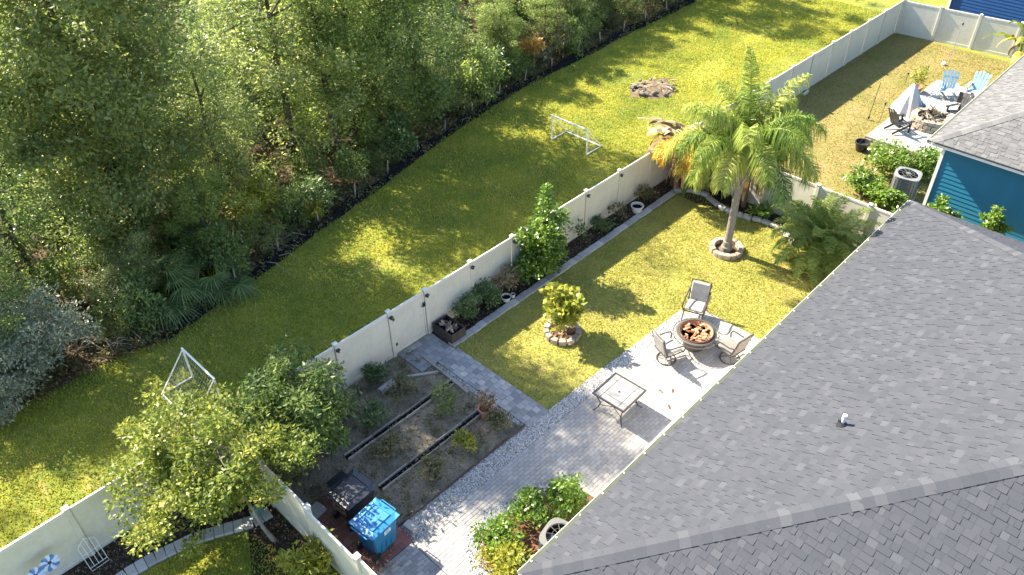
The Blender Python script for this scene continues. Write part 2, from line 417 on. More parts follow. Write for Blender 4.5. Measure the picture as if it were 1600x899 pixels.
def tree_meshes(name, H, cz, rx, ry, rz, nclump, cr_, per, L, asp, lm, bm_, r0=.16, nmain=8, inner=.35, up=.6, lean=(0, 0), droop=0.0, flat=.75, cut=.35, lv=.35):
    C = crown_points(nclump, rx, ry, rz, inner=inner) + np.array([lean[0], lean[1], cz])
    C[:, 2] = np.maximum(C[:, 2], .35)
    R_ = cr_ * (.65 + .7 * rng.random(nclump))
    V, t = clump_leaves(C, R_, per, L, asp, up, droop, flat, lv=lv)
    crown = quad_mesh(name + '_crown', V, lm, t)
    mb = MB(); limbs(mb, (0, 0, -.1), C, (lean[0] * .7, lean[1] * .7, cz + rz * .45), r0, nmain, wob=rx * .12, cut=cut)
    return mb.mesh(name + '_trunk', bm_, smooth=True), crown

def put_tree(name, meshes, label, cat, loc, rz=0.0, s=1.0, group=None, crown='crown', trunk='trunk', sz=None):
    o = thing(name, label, cat, loc, rz, group)
    o.scale = (s, s, sz if sz else s)
    link(trunk, meshes[0], o); link(crown, meshes[1], o)
    return o

# ------------------------------------------------------------------ ground
def sheet(name, poly, z, mat, kind='structure', th=None):
    mb = MB()
    if th: mb.prism(poly, z - th, z)
    else: mb.add([(x, y, z) for x, y in poly], [tuple(range(len(poly)))])
    o = mb.obj(name, mat); o['kind'] = kind
    return o
def rect(x0, x1, y0, y1): return [(x0, y0), (x1, y0), (x1, y1), (x0, y1)]

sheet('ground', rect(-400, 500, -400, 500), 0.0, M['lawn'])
SILT = [(-16, 6.2), (-9, 6.3), (-6.4, 6.3), (-2.7, 6.1), (.7, 6.75), (3.5, 7.4), (6.75, 8.1), (10.1, 8.9), (13, 9.6), (16.85, 10.2), (19, 10.5), (22.8, 10.55), (26.5, 10.8), (34.5, 10.95), (60, 11.3)]
def silt_y(x):
    for (a, b), (c, d) in zip(SILT[:-1], SILT[1:]):
        if a <= x <= c: return b + (d - b) * (x - a) / (c - a)
    return SILT[0][1] if x < SILT[0][0] else SILT[-1][1]
edge = []
for i in range(190):
    x = -30 + i * .5
    edge.append((x, silt_y(x) + .05 + .16 * math.sin(x * 1.7) * math.sin(x * .6 + 1) + rnd.uniform(-.09, .09)))
sheet('forest_floor', edge + [(65, 160), (-60, 160), (-60, 6.5)], .012, M['litter'])
sheet('yard_lawn', rect(3.52, 16.95, -9.4, -1.05), .004, M['lawn_yard'])
sheet('neighbour_lawn', rect(17.0, 37.6, -30, -.05), .004, M['lawn_dry'])
sheet('flower_bed', rect(3.42, 16.9, -.82, -.03), .02, M['mulch'])
sheet('flower_bed_corner', [(15.55, -1.1), (16.92, -1.1), (16.92, -6.6), (15.6, -6.2), (15.95, -5.5), (16.0, -4.2), (15.75, -3.3), (15.5, -2.0)], .016, M['mulch'])
sheet('vegetable_plot', rect(-3.66, 2.62, -4.87, -.04), .008, M['soil'])
sheet('mulch_bed', [(-14, -.04), (-3.78, -.04), (-3.78, -4.6), (-5.4, -3.7), (-4.6, -2.2), (-5.2, -1.75), (-5.75, -1.42), (-6.7, -1.25), (-7.4, -1.2), (-14, -1.5)], .010, M['mulch'])
sheet('side_mulch_bed', [(-1.35, -6.95), (-.8, -6.55), (-.1, -6.45), (.5, -6.62), (1.5, -6.85), (2.0, -7.2), (2.2, -9.6), (-1.4, -9.6)], .062, M['mulch_red'], th=.05)

# ------------------------------------------------------------------ worn, bare patches in the lawns
PATCH = [(5.35, -3.0, .55, .45, 0), (5.0, -3.9, .5, .3, .4), (7.2, -4.95, 2.0, .20, -.05), (4.6, -4.75, .9, .25, 0), (11.0, -4.2, .5, .3, .5), (9.3, -4.6, .6, .25, .2), (15.0, -6.4, .6, .5, 0), (14.8, -5.6, .5, .3, .5),
         (26.6, -2.9, 1.1, .6, .1), (19.6, -5.0, 1.5, .9, .4), (30.5, -2.7, 1.4, .5, 0), (34.5, -3.2, 1.6, .5, .1), (21.8, -3.4, 1.0, .6, 0), (33.2, -5.4, .9, .6, 0), (24.6, -3.2, .7, .4, 0),
         (14.6, 2.3, 1.1, .5, .2), (20.6, 3.4, 1.3, .5, 0), (26.5, 4.6, 1.7, .5, .2), (4.6, 3.9, 1.2, .5, -.4), (6.6, 1.6, .9, .4, 0), (32, 5.2, 1.6, .5, 0), (23.2, 7.0, 1.0, .4, 0), (-3.2, 5.3, 1.1, .5, 0), (29.5, 2.2, 1.4, .4, 0)]
def worn(P):
    d = np.zeros(len(P))
    for (x, y, a, b, r) in PATCH:
        dx, dy = P[:, 0] - x, P[:, 1] - y; u, v = dx * math.cos(r) + dy * math.sin(r), -dx * math.sin(r) + dy * math.cos(r)
        d = np.maximum(d, 1.45 - np.sqrt((u / a) ** 2 + (v / b) ** 2))
    return rng.random(len(P)) < np.clip(d * .8, 0, .6)

# ------------------------------------------------------------------ grass blades (uncountable)
def blades(name, regions, density, mat, h=.05, label=None):
    VV = []; TT = []
    for poly_rect, excl in regions:
        x0, x1, y0, y1 = poly_rect
        n = int((x1 - x0) * (y1 - y0) * density)
        P = np.stack([rng.uniform(x0, x1, n), rng.uniform(y0, y1, n)], 1)
        keep = np.ones(n, bool)
        for f in [*excl, worn]: keep &= ~f(P)
        P = P[keep]; n = len(P)
        a = rng.random(n) * 2 * PI; w = .016 * (1 + .5 * rng.random(n)); hh = h * (.5 + rng.random(n))
        dx = np.stack([np.cos(a) * w, np.sin(a) * w], 1); ln = rng.normal(size=(n, 2)) * h * .55
        V = np.zeros((n, 3, 3)); V[:, 0, :2] = P - dx; V[:, 1, :2] = P + dx; V[:, 2, :2] = P + ln; V[:, 2, 2] = hh; V[:, :2, 2] = .003
        VV.append(V.reshape(-1, 3))
        big = .5 + .5 * np.sin(P[:, 0] * .9 + 1.3 * np.sin(P[:, 1] * .8)) * np.sin(P[:, 1] * 1.1 + .7 * P[:, 0])
        TT.append((.25 * big + .75 * rng.random(n)))
    o = link(name, quad_mesh(name, np.concatenate(VV), mat, np.concatenate(TT), 3))
    return props(o, label, 'grass', kind='stuff')
SX = np.array([p[0] for p in SILT]); SY = np.array([p[1] for p in SILT])
above = lambda P: P[:, 1] > np.interp(P[:, 0], SX, SY) + .05 * np.sin(P[:, 0] * 9)
ring = lambda cx, cy, r: (lambda P: (P[:, 0] - cx) ** 2 + (P[:, 1] - cy) ** 2 < r * r)
patio_in = lambda P: (P[:, 1] < -5.05 - (P[:, 0] - 3.5) * .04) & (P[:, 0] < 10.28)
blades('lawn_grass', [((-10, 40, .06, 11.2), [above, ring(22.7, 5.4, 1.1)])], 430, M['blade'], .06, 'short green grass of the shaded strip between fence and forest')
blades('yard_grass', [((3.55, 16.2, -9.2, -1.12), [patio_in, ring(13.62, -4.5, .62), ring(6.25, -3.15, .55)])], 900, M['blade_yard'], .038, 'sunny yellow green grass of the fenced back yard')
blades('dry_grass', [((17.2, 37.4, -9, -.1), [lambda P: (P[:, 0] > 24.6) & (P[:, 0] < 32.7) & (P[:, 1] < -4.3)])], 330, M['blade_dry'], .04, 'sparse dry grass of the neighbouring yard')

# ------------------------------------------------------------------ vinyl fences
FH = 1.80
CACHE = {}
def cached(key, fn):
    if key not in CACHE: CACHE[key] = fn()
    return CACHE[key]
def post_mesh():
    mb = MB(); mb.box((0, 0, .91), (.127, .127, 1.82)); return mb.mesh('post', M['vinyl'], .006)
def cap_mesh():
    mb = MB(); mb.box((0, 0, .012), (.15, .15, .024)); mb.add([(-.075, -.075, .024), (.075, -.075, .024), (.075, .075, .024), (-.075, .075, .024), (0, 0, .06)], [(0, 1, 4), (1, 2, 4), (2, 3, 4), (3, 0, 4)])
    return mb.mesh('post_cap', M['vinyl_white'])
def light_mesh():
    mb = MB(); mb.box((0, -.03, 0), (.10, .06, .05)); mb.box((0, -.055, .045), (.12, .11, .016)); mb.box((0, -.07, -.03), (.06, .04, .03)); return mb.mesh('solar_light', M['black'], .004)
def panel_mesh(L):
    # infill of tongue-and-groove boards: shallow grooves between them
    mb = MB(); n = max(3, round(L / .152)); w = L / n
    for i in range(n):
        x0 = -L / 2 + i * w; g = .004
        vs = [(x0, -.0128, .12), (x0 + g, -.014, .12), (x0 + w - g, -.014, .12), (x0 + w, -.0128, .12), (x0 + w, .0128, .12), (x0 + w - g, .014, .12), (x0 + g, .014, .12), (x0, .0128, .12)]
        vs += [(x, y, FH - .11) for x, y, z in vs]
        fs = [(j, (j + 1) % 8, 8 + (j + 1) % 8, 8 + j) for j in range(8) if j not in (3, 7)]
        mb.add(vs, fs)
    return mb.mesh('panel', M['vinyl'])
def rail_mesh(L, h):
    mb = MB(); mb.box((0, 0, 0), (L, .05, h)); return mb.mesh('rail', M['vinyl_white'] if h < .1 else M['vinyl'], .005)
def fence(name, label, A, B, stations, lights=(), gaps=(), side=-1, group=None, tilt=0.0):
    A = Vector((*A, 0)); B = Vector((*B, 0)); d = B - A
    root = thing(name, label, 'fence', A, math.atan2(d.y, d.x), group)
    pm = cached('post', post_mesh); cm = cached('cap', cap_mesh); lm = cached('light', light_mesh)
    for i, s in enumerate(stations):
        p = link('post', pm, root, (s, 0, 0), (0, tilt * .5 * math.sin(i * 2.1), rnd.uniform(-.02, .02)))
        link('post_cap', cm, p, (0, 0, 1.82))
        if i in lights: link('solar_light', lm, p, (.0, side * .064, 1.62), (0, 0, 0 if side < 0 else PI))
    for i, (a, b) in enumerate(zip(stations[:-1], stations[1:])):
        if i in gaps: continue
        L = round(b - a - .135, 2); x = (a + b) / 2
        rx = rnd.uniform(-1, 1) * .004 + tilt * math.sin(i * 1.7)
        p = link('panel', cached(('panel', L), lambda: panel_mesh(L)), root, (x, 0, 0), (rx, 0, 0))
        link('rail', cached(('rail', L), lambda: rail_mesh(L, .09)), p, (0, 0, FH - .065))
        link('rail', cached(('rail2', L), lambda: rail_mesh(L, .14)), p, (0, 0, .068))
    return root
W_ = 1.928
back = [-3.73, -1.93, 0, 1.93, 3.35, 5.28, 7.21, 9.135, 11.06, 12.99, 14.95, 16.95]
fence('vinyl_fence', 'beige vinyl privacy fence with solar lights on its posts along the sunny yard', (-3.73, 0), (16.95, 0), [s + 3.73 for s in back], lights=(2, 3, 4, 5, 6, 7, 8, 9), gaps=(3,))
fence('vinyl_fence', 'beige vinyl fence behind the stone-edged mulch bed, at the lower left', (-15.3, 0), (-3.73, 0), [0, 1.93, 3.86, 5.79, 7.70, 9.63, 11.46])
fence('vinyl_fence', 'beige vinyl fence beside the yard with the stone fire pit, long side', (16.95, -.05), (37.45, -.2), [.09 + .95, 3.0, 4.92, 6.85, 8.78, 10.71, 12.63, 14.56, 16.49, 18.42, 20.44])
fence('vinyl_fence', 'whitish vinyl fence in front of the far deep blue house', (37.5, -.2), (38.45, -9.0), [.07, 1.98, 3.92, 5.85, 7.75, 8.8])
fence('vinyl_fence', 'leaning beige vinyl fence beside the two wheeled bins', (-3.73, -.1), (-3.73, -10.0), [1.95, 3.88, 5.80, 7.73, 9.65], tilt=.03)
fence('vinyl_fence', 'short beige vinyl fence behind the tall palm and the feathery cycad', (16.98, -.1), (17.05, -11.8), [.1, 1.95, 3.88, 5.80, 7.73, 9.65, 11.6])
# the gate stands between the posts at X 1.93 and 3.35
gt = thing('gate', 'beige vinyl gate with black latch at the end of the paver walk', 'gate', (2.64, 0, 0))
link('panel', panel_mesh(1.18), gt, (0, -.005, .02))
for x in (-.6, .6):
    mb = MB(); mb.box((x, -.005, .93), (.06, .06, 1.72)); mb.obj('gate_stile', M['vinyl'], gt, bevel=.004)
for z in (.12, 1.75):
    mb = MB(); mb.box((0, -.005, z), (1.14, .054, .09)); mb.obj('rail', M['vinyl_white'], gt, bevel=.004)
mb = MB(); mb.box((.60, -.05, 1.32), (.10, .035, .16)); mb.box((.55, -.08, 1.30), (.15, .02, .03)); mb.obj('latch', M['black'], gt, bevel=.004)
for z in (.45, 1.45):
    mb = MB(); mb.box((-.62, -.045, z), (.12, .02, .09)); mb.obj('hinge', M['black'], gt)
# second gate latch seen on the neighbour's long fence
mb = MB(); mb.box((25.65, -.23, 1.05), (.12, .05, .16)); mb.tube([(25.65, -.24, 1.0), (25.65, -.26, .9)], .015)
props(mb.obj('gate_latch', M['black']), 'small black latch on the post of the long neighbouring fence', 'latch')
mb = MB(); mb.box((27.2, -.36, .05), (.5, .10, .10), .1); mb.obj('fence_block', M['vinyl_white'])
props(bpy.data.objects['fence_block'], 'small white block lying at the foot of the long neighbouring fence', 'block')

# ------------------------------------------------------------------ roofs
TW = (.10, .14, .19, .25)
def shingle_mesh(w, th, tint, ex, mat):
    mb = MB(); l = ex * 1.45
    vs = [(-w / 2 + .0015, 0, 0), (w / 2 - .0015, 0, 0), (w / 2 - .0015, l, 0), (-w / 2 + .0015, l, 0),
          (-w / 2 + .0015, 0, th + .006), (w / 2 - .0015, 0, th + .006), (w / 2 - .0015, l, .003), (-w / 2 + .0015, l, .003)]
    mb.add(vs, [(4, 5, 6, 7), (1, 2, 6, 5), (3, 0, 4, 7)], tint); mb.add(vs, [(0, 1, 5, 4)], 0.0)
    return mb.mesh('shingle', mat)
def pick_tint():
    r = rnd.random()
    if r < .70: return rnd.uniform(.2, .62)
    if r < .90: return rnd.uniform(.10, .24)
    return rnd.uniform(.66, .90)

def hip_roof(house, x0, x1, y0, y1, z0, k, mat, felt, nbig=0, ex=.145, caps=True):
    """hip roof over x0..x1, y0..y1 (eaves), eave height z0, slope k; local frame = world - house.location"""
    hd = (y1 - y0) / 2; zr = z0 + k * hd
    ridge = [Vector((x0 + hd, y0 + hd, zr)), Vector((x1 - hd, y0 + hd, zr))]
    c = [Vector((x0, y0, z0)), Vector((x1, y0, z0)), Vector((x1, y1, z0)), Vector((x0, y1, z0))]
    mb = MB()
    mb.add([*c, *ridge], [(0, 1, 5, 4), (1, 2, 5), (2, 3, 4, 5), (3, 0, 4)])
    roof = mb.obj('roof', felt, house)
    cands = []; rest = MB()
    # planes: origin at lower-left seen from outside, u along eave, v up-slope
    planes = [(c[2], c[3], ridge[0], ridge[1]), (c[3], c[0], ridge[0], ridge[0]), (c[1], c[2], ridge[1], ridge[1]), (c[0], c[1], ridge[1], ridge[0])]
    for pi_, (a, b, tb, ta) in enumerate(planes):
        u = (b - a); Lu = u.length; u.normalize()
        inw = Vector((-u.y, u.x, 0))
        v = (inw + Vector((0, 0, k))).normalized(); n = u.cross(v)
        if n.z < 0: n = -n
        Lv = math.hypot(hd, hd * k); rows = int(Lv / ex)
        for r in range(rows):
            t = r * ex; inset = t / Lv * hd
            lo = inset + (.02 if pi_ else .02); hi = Lu - inset - .02
            x = lo - rnd.uniform(0, .15)
            prev = 0
            while x < hi:
                w = rnd.choice(TW); th = .015 if prev == 0 else .003; prev = 1 - prev if rnd.random() < .75 else prev
                if x + w > lo + .04 and x < hi - .04:
                    xa = max(x, lo); xb = min(x + w, hi)
                    i2 = (t + ex * 1.45) / Lv * hd; ya = max(x, i2); yb = min(x + w, Lu - i2)
                    if yb <= ya: ya = yb = min(max((xa + xb) / 2, i2), Lu - i2)
                    full = xa == x and xb == x + w and ya == x and yb == x + w
                    pc = (xa + xb) / 2; p = a + u * pc + v * t + n * .004
                    cands.append((pi_, p, u, v, n, (xa - pc, xb - pc, ya - pc, yb - pc), th, pick_tint(), full, w))
                x += w
    big = set()
    if nbig:
        wl_ = house.location
        def px(i):
            p = cands[i][1] + wl_ - CAM; z = p.dot(cf); X = p.dot(cr) / z; Y = p.dot(cu) / z
            if abs(X) > .64 or abs(Y) > .36: return 0
            return max(0, (-cands[i][4]).dot(p.normalized())) * cands[i][9] / z ** 2 if cands[i][8] else 0
        sc = sorted(((px(i), i) for i in range(len(cands))), reverse=True)
        big = {i for s, i in sc[:nbig] if s > 0}
    for i, (pi_, p, u, v, n, w, th, tint, full, w0) in enumerate(cands):
        if i in big:
            tq = round(tint * 7) / 7
            me = cached(('sh', w0, th, tq, mat.name), lambda: shingle_mesh(w0, th, tq, ex, mat))
            o = link('shingle', me, roof)
            o.matrix_local = Matrix(((u.x, v.x, n.x, p.x), (u.y, v.y, n.y, p.y), (u.z, v.z, n.z, p.z), (0, 0, 0, 1)))
        else:
            l = ex * 1.45; A_, B_, C_, D_ = w[0] + .0015, w[1] - .0015, w[2] + .0015, w[3] - .0015
            pts = [p + u * A_, p + u * B_, p + u * A_ + n * (th + .006), p + u * B_ + n * (th + .006), p + u * D_ + v * l + n * .003, p + u * C_ + v * l + n * .003]
            rest.add(pts, [(2, 3, 4, 5)], tint); rest.add(pts, [(0, 1, 3, 2), (1, 4, 3), (0, 2, 5)], 0.0)
    o = rest.obj('shingle_field', mat, roof); o['kind'] = 'stuff'
    # hip and ridge caps
    if caps:
        lines = [(c[3], ridge[0], True), (c[2], ridge[1], True), (c[0], ridge[0], False), (c[1], ridge[1], False), (ridge[0], ridge[1], False)]
        far = MB()
        for a, b, single in lines:
            d = b - a; L = d.length; d.normalize()
            sd = d.cross(Vector((0, 0, 1))).normalized(); up = sd.cross(d).normalized()
            step = .21; q = int(L / step)
            is_ridge = abs(d.z) < .01
            # fall of the two roof planes away from this line
            fall = k if is_ridge else k / math.sqrt(2)
            for j in range(q):
                p = a + d * (j * step)
                w = .19; ln = step * 1.25; dz = w * fall + .0
                hh = .022
                vs = []
                for s in (0, ln):
                    lift = hh if s == 0 else .008
                    for f in (-1, -.45, 0, .45, 1):
                        vs.append(p + d * s + sd * (w * f) - Vector((0, 0, 1)) * (dz * abs(f) * .98) + Vector((0, 0, 1)) * (lift + .012))
                fs = [(i_, i_ + 1, 6 + i_, 5 + i_) for i_ in range(4)]
                vs += [v_ - Vector((0, 0, .02)) for v_ in vs[:5]]
                fs += [(i_, 10 + i_, 11 + i_, i_ + 1) for i_ in range(4)]
                ti = rnd.uniform(.25, .7) if rnd.random() < .82 else rnd.uniform(.8, 1)
                if single and nbig: m2 = MB(); m2.add(vs, fs, ti); m2.obj('hip_cap', mat, roof)
                else: far.add(vs, fs, ti)
        o = far.obj('ridge_cap_field', mat, roof); o['kind'] = 'stuff'
    return roof

def gutter(house, a, b, zt, guard=True, dots=.0, inward=Vector((0, -1, 0)), name='gutter'):
    a = Vector(a); b = Vector(b); d = (b - a); L = d.length; d.normalize(); o_ = -inward
    m = MB()
    prof = [(0, .0), (.0, -.12), (.07, -.125), (.115, -.05), (.125, 0), (.116, 0), (.105, -.045), (.065, -.11), (.012, -.105), (.012, 0)]
    vs = [a + o_ * x + Vector((0, 0, z + zt)) for x, z in prof] + [b + o_ * x + Vector((0, 0, z + zt)) for x, z in prof]
    n = len(prof)
    m.add(vs, [(i, (i + 1) % n, n + (i + 1) % n, n + i) for i in range(n)] + [tuple(range(n)), tuple(reversed(range(n, 2 * n)))])
    g = m.obj(name, M['trim'], house)
    if guard:
        m = MB(); m.add([a + inward * .06 + Vector((0, 0, zt + .042)), b + inward * .06 + Vector((0, 0, zt + .042)), b + o_ * .114 + Vector((0, 0, zt + .004)), a + o_ * .114 + Vector((0, 0, zt + .004))], [(0, 1, 2, 3)])
        m.obj('gutter_guard', M['gutter_guard'], g)
    if dots:
        me = MB(); me.lathe([(.022, 0), (.022, .01), (.012, .018), (0.0, .02)], 8); me = me.mesh('hanger_screw', M['trim'])
        x = .35
        while x < L:
            p = a + d * x + o_ * .055; link('hanger_screw', me, g, (p.x, p.y, zt + .022)); x += dots
    return g

def box_walls(house, x0, x1, y0, y1, h, mat):
    for nm, c_, d_ in (('wall', ((x0 + x1) / 2, y1 - .06, h / 2), (x1 - x0, .12, h)), ('wall', ((x0 + x1) / 2, y0 + .06, h / 2), (x1 - x0, .12, h)),
                       ('wall', (x0 + .06, (y0 + y1) / 2, h / 2), (.12, y1 - y0 - .24, h)), ('wall', (x1 - .06, (y0 + y1) / 2, h / 2), (.12, y1 - y0 - .24, h))):
        mb = MB(); mb.box(c_, d_); mb.obj(nm, mat, house)

# own house, its roof fills the lower right
H1 = thing('house', 'house with the large dark grey shingle hip roof beside the patio', 'house', (0, 0, 0))
hip_roof(H1, -2.04, 16.31, -22.23, -9.23, 2.9, .5, M['shingle'], M['felt'], nbig=300)
box_walls(H1, -1.6, 15.87, -21.8, -9.68, 2.74, M['trim'])
mb = MB(); mb.box((7.135, -9.45, 2.76), (18.2, .42, .03)); mb.box((7.135, -22.0, 2.76), (18.2, .42, .03)); mb.box((-1.83, -15.73, 2.758), (.40, 12.1, .03)); mb.box((16.1, -15.73, 2.758), (.40, 12.1, .03)); mb.obj('soffit', M['trim'], H1)
mb = MB(); mb.box((7.135, -9.262, 2.82), (18.3, .03, .13)); mb.box((-2.015, -15.73, 2.82), (.03, 12.86, .13)); mb.box((16.285, -15.73, 2.82), (.03, 12.86, .13)); mb.box((7.135, -22.2, 2.82), (18.3, .03, .13)); mb.obj('fascia', M['trim'], H1)
gutter(H1, (-2.06, -9.235, 0), (16.33, -9.235, 0), 2.885, True, .75)
mb = MB(); mb.lathe([(.0, -.3), (.042, -.3), (.042, .30), (.034, .30), (.034, .1), (0, .1)], 14); vent = mb.obj('vent_pipe', M['trim'], H1, (4.3, -12.36, 4.48))
mb = MB(); mb.lathe([(.12, -.02), (.11, .02), (.06, .09), (.046, .15)], 14); mb.obj('vent_boot', M['black'], vent, rot=(.0, 0, 0)); bpy.data.objects['vent_boot'].rotation_euler = (-.46, 0, 0)

# right-hand neighbour's blue clapboard house
H2 = thing('house', 'blue clapboard house with pale grey hip roof at the right edge', 'house', (0, 0, 0))
hip_roof(H2, 20.5, 37.0, -22.0, -8.09, 3.0, .5, M['shingle_light'], M['felt_light'], nbig=0, ex=.16)
box_walls(H2, 20.97, 36.5, -21.5, -8.56, 2.84, M['blue'])
wl2 = MB(); wl2.box((0, 0, 0), (.02, .02, .02))
wall2 = [o for o in H2.children if o.name.startswith('wall')][2]
def clap_mesh(L, mat):
    m_ = MB()
    vs = [(0, -L / 2, 0), (0, L / 2, 0), (0, L / 2, .19), (0, -L / 2, .19), (-.028, -L / 2, 0), (-.028, L / 2, 0), (-.008, L / 2, .19), (-.008, -L / 2, .19)]
    m_.add(vs, [(0, 3, 2, 1), (4, 5, 6, 7), (0, 1, 5, 4), (1, 2, 6, 5), (2, 3, 7, 6), (3, 0, 4, 7)])
    return m_.mesh('clapboard', mat)
cb = clap_mesh(12.6, M['blue'])
for i in range(16): link('clapboard', cb, wall2, (20.968, -14.93, .05 + i * .172))
mb = MB(); mb.box((20.955, -8.545, 1.42), (.09, .11, 2.8)); mb.box((21.03, -8.53, 1.42), (.06, .06, 2.8)); mb.obj('corner_board', M['trim'], H2)
mb = MB(); mb.box((20.92, -15.03, 2.78), (.05, 12.8, .14)); mb.obj('frieze_board', M['trim'], H2)
mb = MB(); mb.box((20.74, -15.05, 2.87), (.44, 13.6, .03)); mb.box((28.9, -8.32, 2.873), (16.0, .42, .03)); mb.obj('soffit', M['trim'], H2)
mb = MB(); mb.box((20.515, -15.05, 2.925), (.03, 13.86, .14)); mb.box((28.75, -8.115, 2.925), (16.4, .03, .14)); mb.obj('fascia', M['trim'], H2)
gutter(H2, (20.49, -8.1, 0), (37, -8.1, 0), 2.985, True, 0)
mb = MB(); mb.box((20.47, -15.05, 3.0), (.06, 13.9, .035)); mb.obj('drip_edge', M['black'], H2)

# far deep blue house beyond the end fence
H3 = thing('house', 'deep blue house with white window trim beyond the far fence', 'house', (0, 0, 0))
box_walls(H3, 42.0, 52.0, -14.0, -1.2, 5.6, M['blue_deep'])
w3 = [o for o in H3.children if o.name.startswith('wall')][2]
cb3 = clap_mesh(12.4, M['blue_deep'])
for i in range(31): link('clapboard', cb3, w3, (41.998, -7.6, .05 + i * .176))
mb = MB(); mb.box((41.95, -1.25, 2.8), (.14, .14, 5.6)); mb.obj('corner_board', M['trim'], H3)
for yy in (-6.4,):
    mb = MB(); mb.box((41.93, yy, 1.75), (.10, .14, 2.9)); mb.box((41.93, yy - 1.25, 1.75), (.10, .14, 2.9)); mb.box((41.93, yy - .62, 3.12), (.10, 1.11, .16)); mb.box((41.93, yy - .62, .38), (.10, 1.11, .16)); wf = mb.obj('window_frame', M['trim'], H3)
    mb = MB(); mb.box((41.925, yy - .62, 1.75), (.03, .05, 2.5)); mb.box((41.927, yy - .62, 1.75), (.03, 1.1, .05)); mb.obj('muntin', M['trim'], wf)
    mb = MB(); mb.box((41.955, yy - .62, 1.75), (.012, 1.1, 2.55)); mb.obj('pane', M['fan_dark'], wf)
hip_roof(H3, 41.5, 52.5, -14.5, -.7, 5.6, .5, M['shingle_light'], M['felt_light'], caps=False, ex=.3) if False else None
mb = MB(); mb.add([(41.5, -14.5, 5.6), (52.5, -14.5, 5.6), (52.5, -.7, 5.6), (41.5, -.7, 5.6), (47, -9, 8.3), (47, -6.2, 8.3)], [(0, 1, 4), (1, 2, 5, 4), (2, 3, 5), (3, 0, 4, 5), (3, 2, 1, 0)]); mb.obj('roof', M['shingle_light'], H3)

# ------------------------------------------------------------------ paving
def paver_block(hx, hy, tint, e=.006):
    vs = [(-hx, -hy, -.05), (hx, -hy, -.05), (hx, hy, -.05), (-hx, hy, -.05), (-hx, -hy, -e), (hx, -hy, -e), (hx, hy, -e), (-hx, hy, -e),
          (-hx + e, -hy + e, 0), (hx - e, -hy + e, 0), (hx - e, hy - e, 0), (-hx + e, hy - e, 0)]
    fs = [(8, 9, 10, 11)] + [(4 + i, 4 + (i + 1) % 4, 8 + (i + 1) % 4, 8 + i) for i in range(4)] + [(i, (i + 1) % 4, 4 + (i + 1) % 4, 4 + i) for i in range(4)]
    return vs, fs
def paving(name, label, rects, mat, pw, pl, z=.05, bond=.5, sand=True, inside=None, along='x', g=.004, nbig=300):
    mb = MB(); items = []
    for (x0, x1, y0, y1) in rects:
        ny = max(1, round((y1 - y0) / pw)); w = (y1 - y0) / ny
        for j in range(ny):
            x = x0 - (bond * pl if j % 2 else 0)
            while x < x1 - .01:
                a = max(x, x0); b = min(x + pl, x1)
                if b - a > .03:
                    yc = y0 + (j + .5) * w
                    if inside is None or inside((a + b) / 2, yc):
                        items.append(((a + b) / 2, yc, z + rnd.uniform(-.003, .003), round((b - a) / 2 - g, 4), round(w / 2 - g, 4), rnd.random()))
                x += pl
    base = MB()
    for i, (x0, x1, y0, y1) in enumerate(rects): base.box(((x0 + x1) / 2, (y0 + y1) / 2, (z - .008 - i * .0005) / 2), (x1 - x0 - .002, y1 - y0 - .002, z - .008 - i * .0005))
    root = base.obj(name, M['sand']); root['kind'] = 'structure'
    def size(it):
        p = Vector(it[:3]) - CAM; d = p.dot(cf); X = p.dot(cr) / d; Y = p.dot(cu) / d
        if abs(X) > .64 or abs(Y) > .36: return 0.0
        return it[3] * it[4] / d ** 2
    items.sort(key=size, reverse=True)
    for n_, (x, y, zz, hx, hy, t) in enumerate(items):
        if n_ < nbig and size((x, y, zz, hx, hy)) > 0:
            tq = round(t * 5) / 5
            link('paver', cached(('pv', mat.name, hx, hy, tq), lambda: (lambda m_: (m_.add(*paver_block(hx, hy, 0), tq), m_.mesh('paver', mat))[1])(MB())), root, (x, y, zz))
        else:
            vs, fs = paver_block(hx, hy, t); mb.add([(v[0] + x, v[1] + y, v[2] + zz) for v in vs], fs, t)
    if mb.f: o = mb.obj('paver_field', mat, root); o['kind'] = 'stuff'
    return root
bedcut = lambda x, y: not (-1.42 < x < 2.02 and y < -6.72 + .25 * math.sin(x * 1.6))
paving('patio', '', [(-2.02, 10.26, -9.7, -5.50)], M['paver'], .105, .21, .05, .5)
paving('patio_side', '', [(-3.62, -2.03, -9.7, -5.47)], M['paver_walk'], .105, .21, .05, .5)
paving('garden_walk', '', [(2.64, 3.50, -5.06, -1.2), (2.02, 3.40, -1.195, -.05)], M['paver_walk'], .21, .21, .05, .5)
paving('bin_pad', '', [(-3.64, -1.92, -5.45, -2.75)], M['paver_red'], .21, .21, .05, .0)
# stones set one by one: flower bed border
def piece_mesh(w, d, h, tint, mat, bev=.012):
    m_ = MB(); m_.box((0, 0, h / 2), (w, d, h), 0, tint); return m_.mesh('border_paver', mat, bev)
BB = thing('paver_border', 'straight pale paver edging between flower bed and lawn', 'edging', (3.42, -.97, 0))
x = 0.0; i = 0
while x < 12.3:
    me = cached(('bp', i % 5), lambda: piece_mesh(.292, .26, .085, .15 + .17 * (i % 5), M['stone_grey']))
    link('border_paver', me, BB, (x + .15, rnd.uniform(-.012, .012) + .10 * (x / 12.3), rnd.uniform(-.004, .004)), (0, 0, rnd.uniform(-.02, .02))); x += .30; i += 1
BC = thing('stone_edging', 'curved pale grey stone edging at the foot of the palm fence', 'edging', (16, -4, 0))
cp = [(15.75, -.95), (16.1, -1.35), (16.2, -1.9), (15.9, -2.6), (15.8, -3.3), (15.93, -4.03), (16.1, -4.5), (16.1, -5.15), (15.85, -5.7), (15.5, -6.15)]
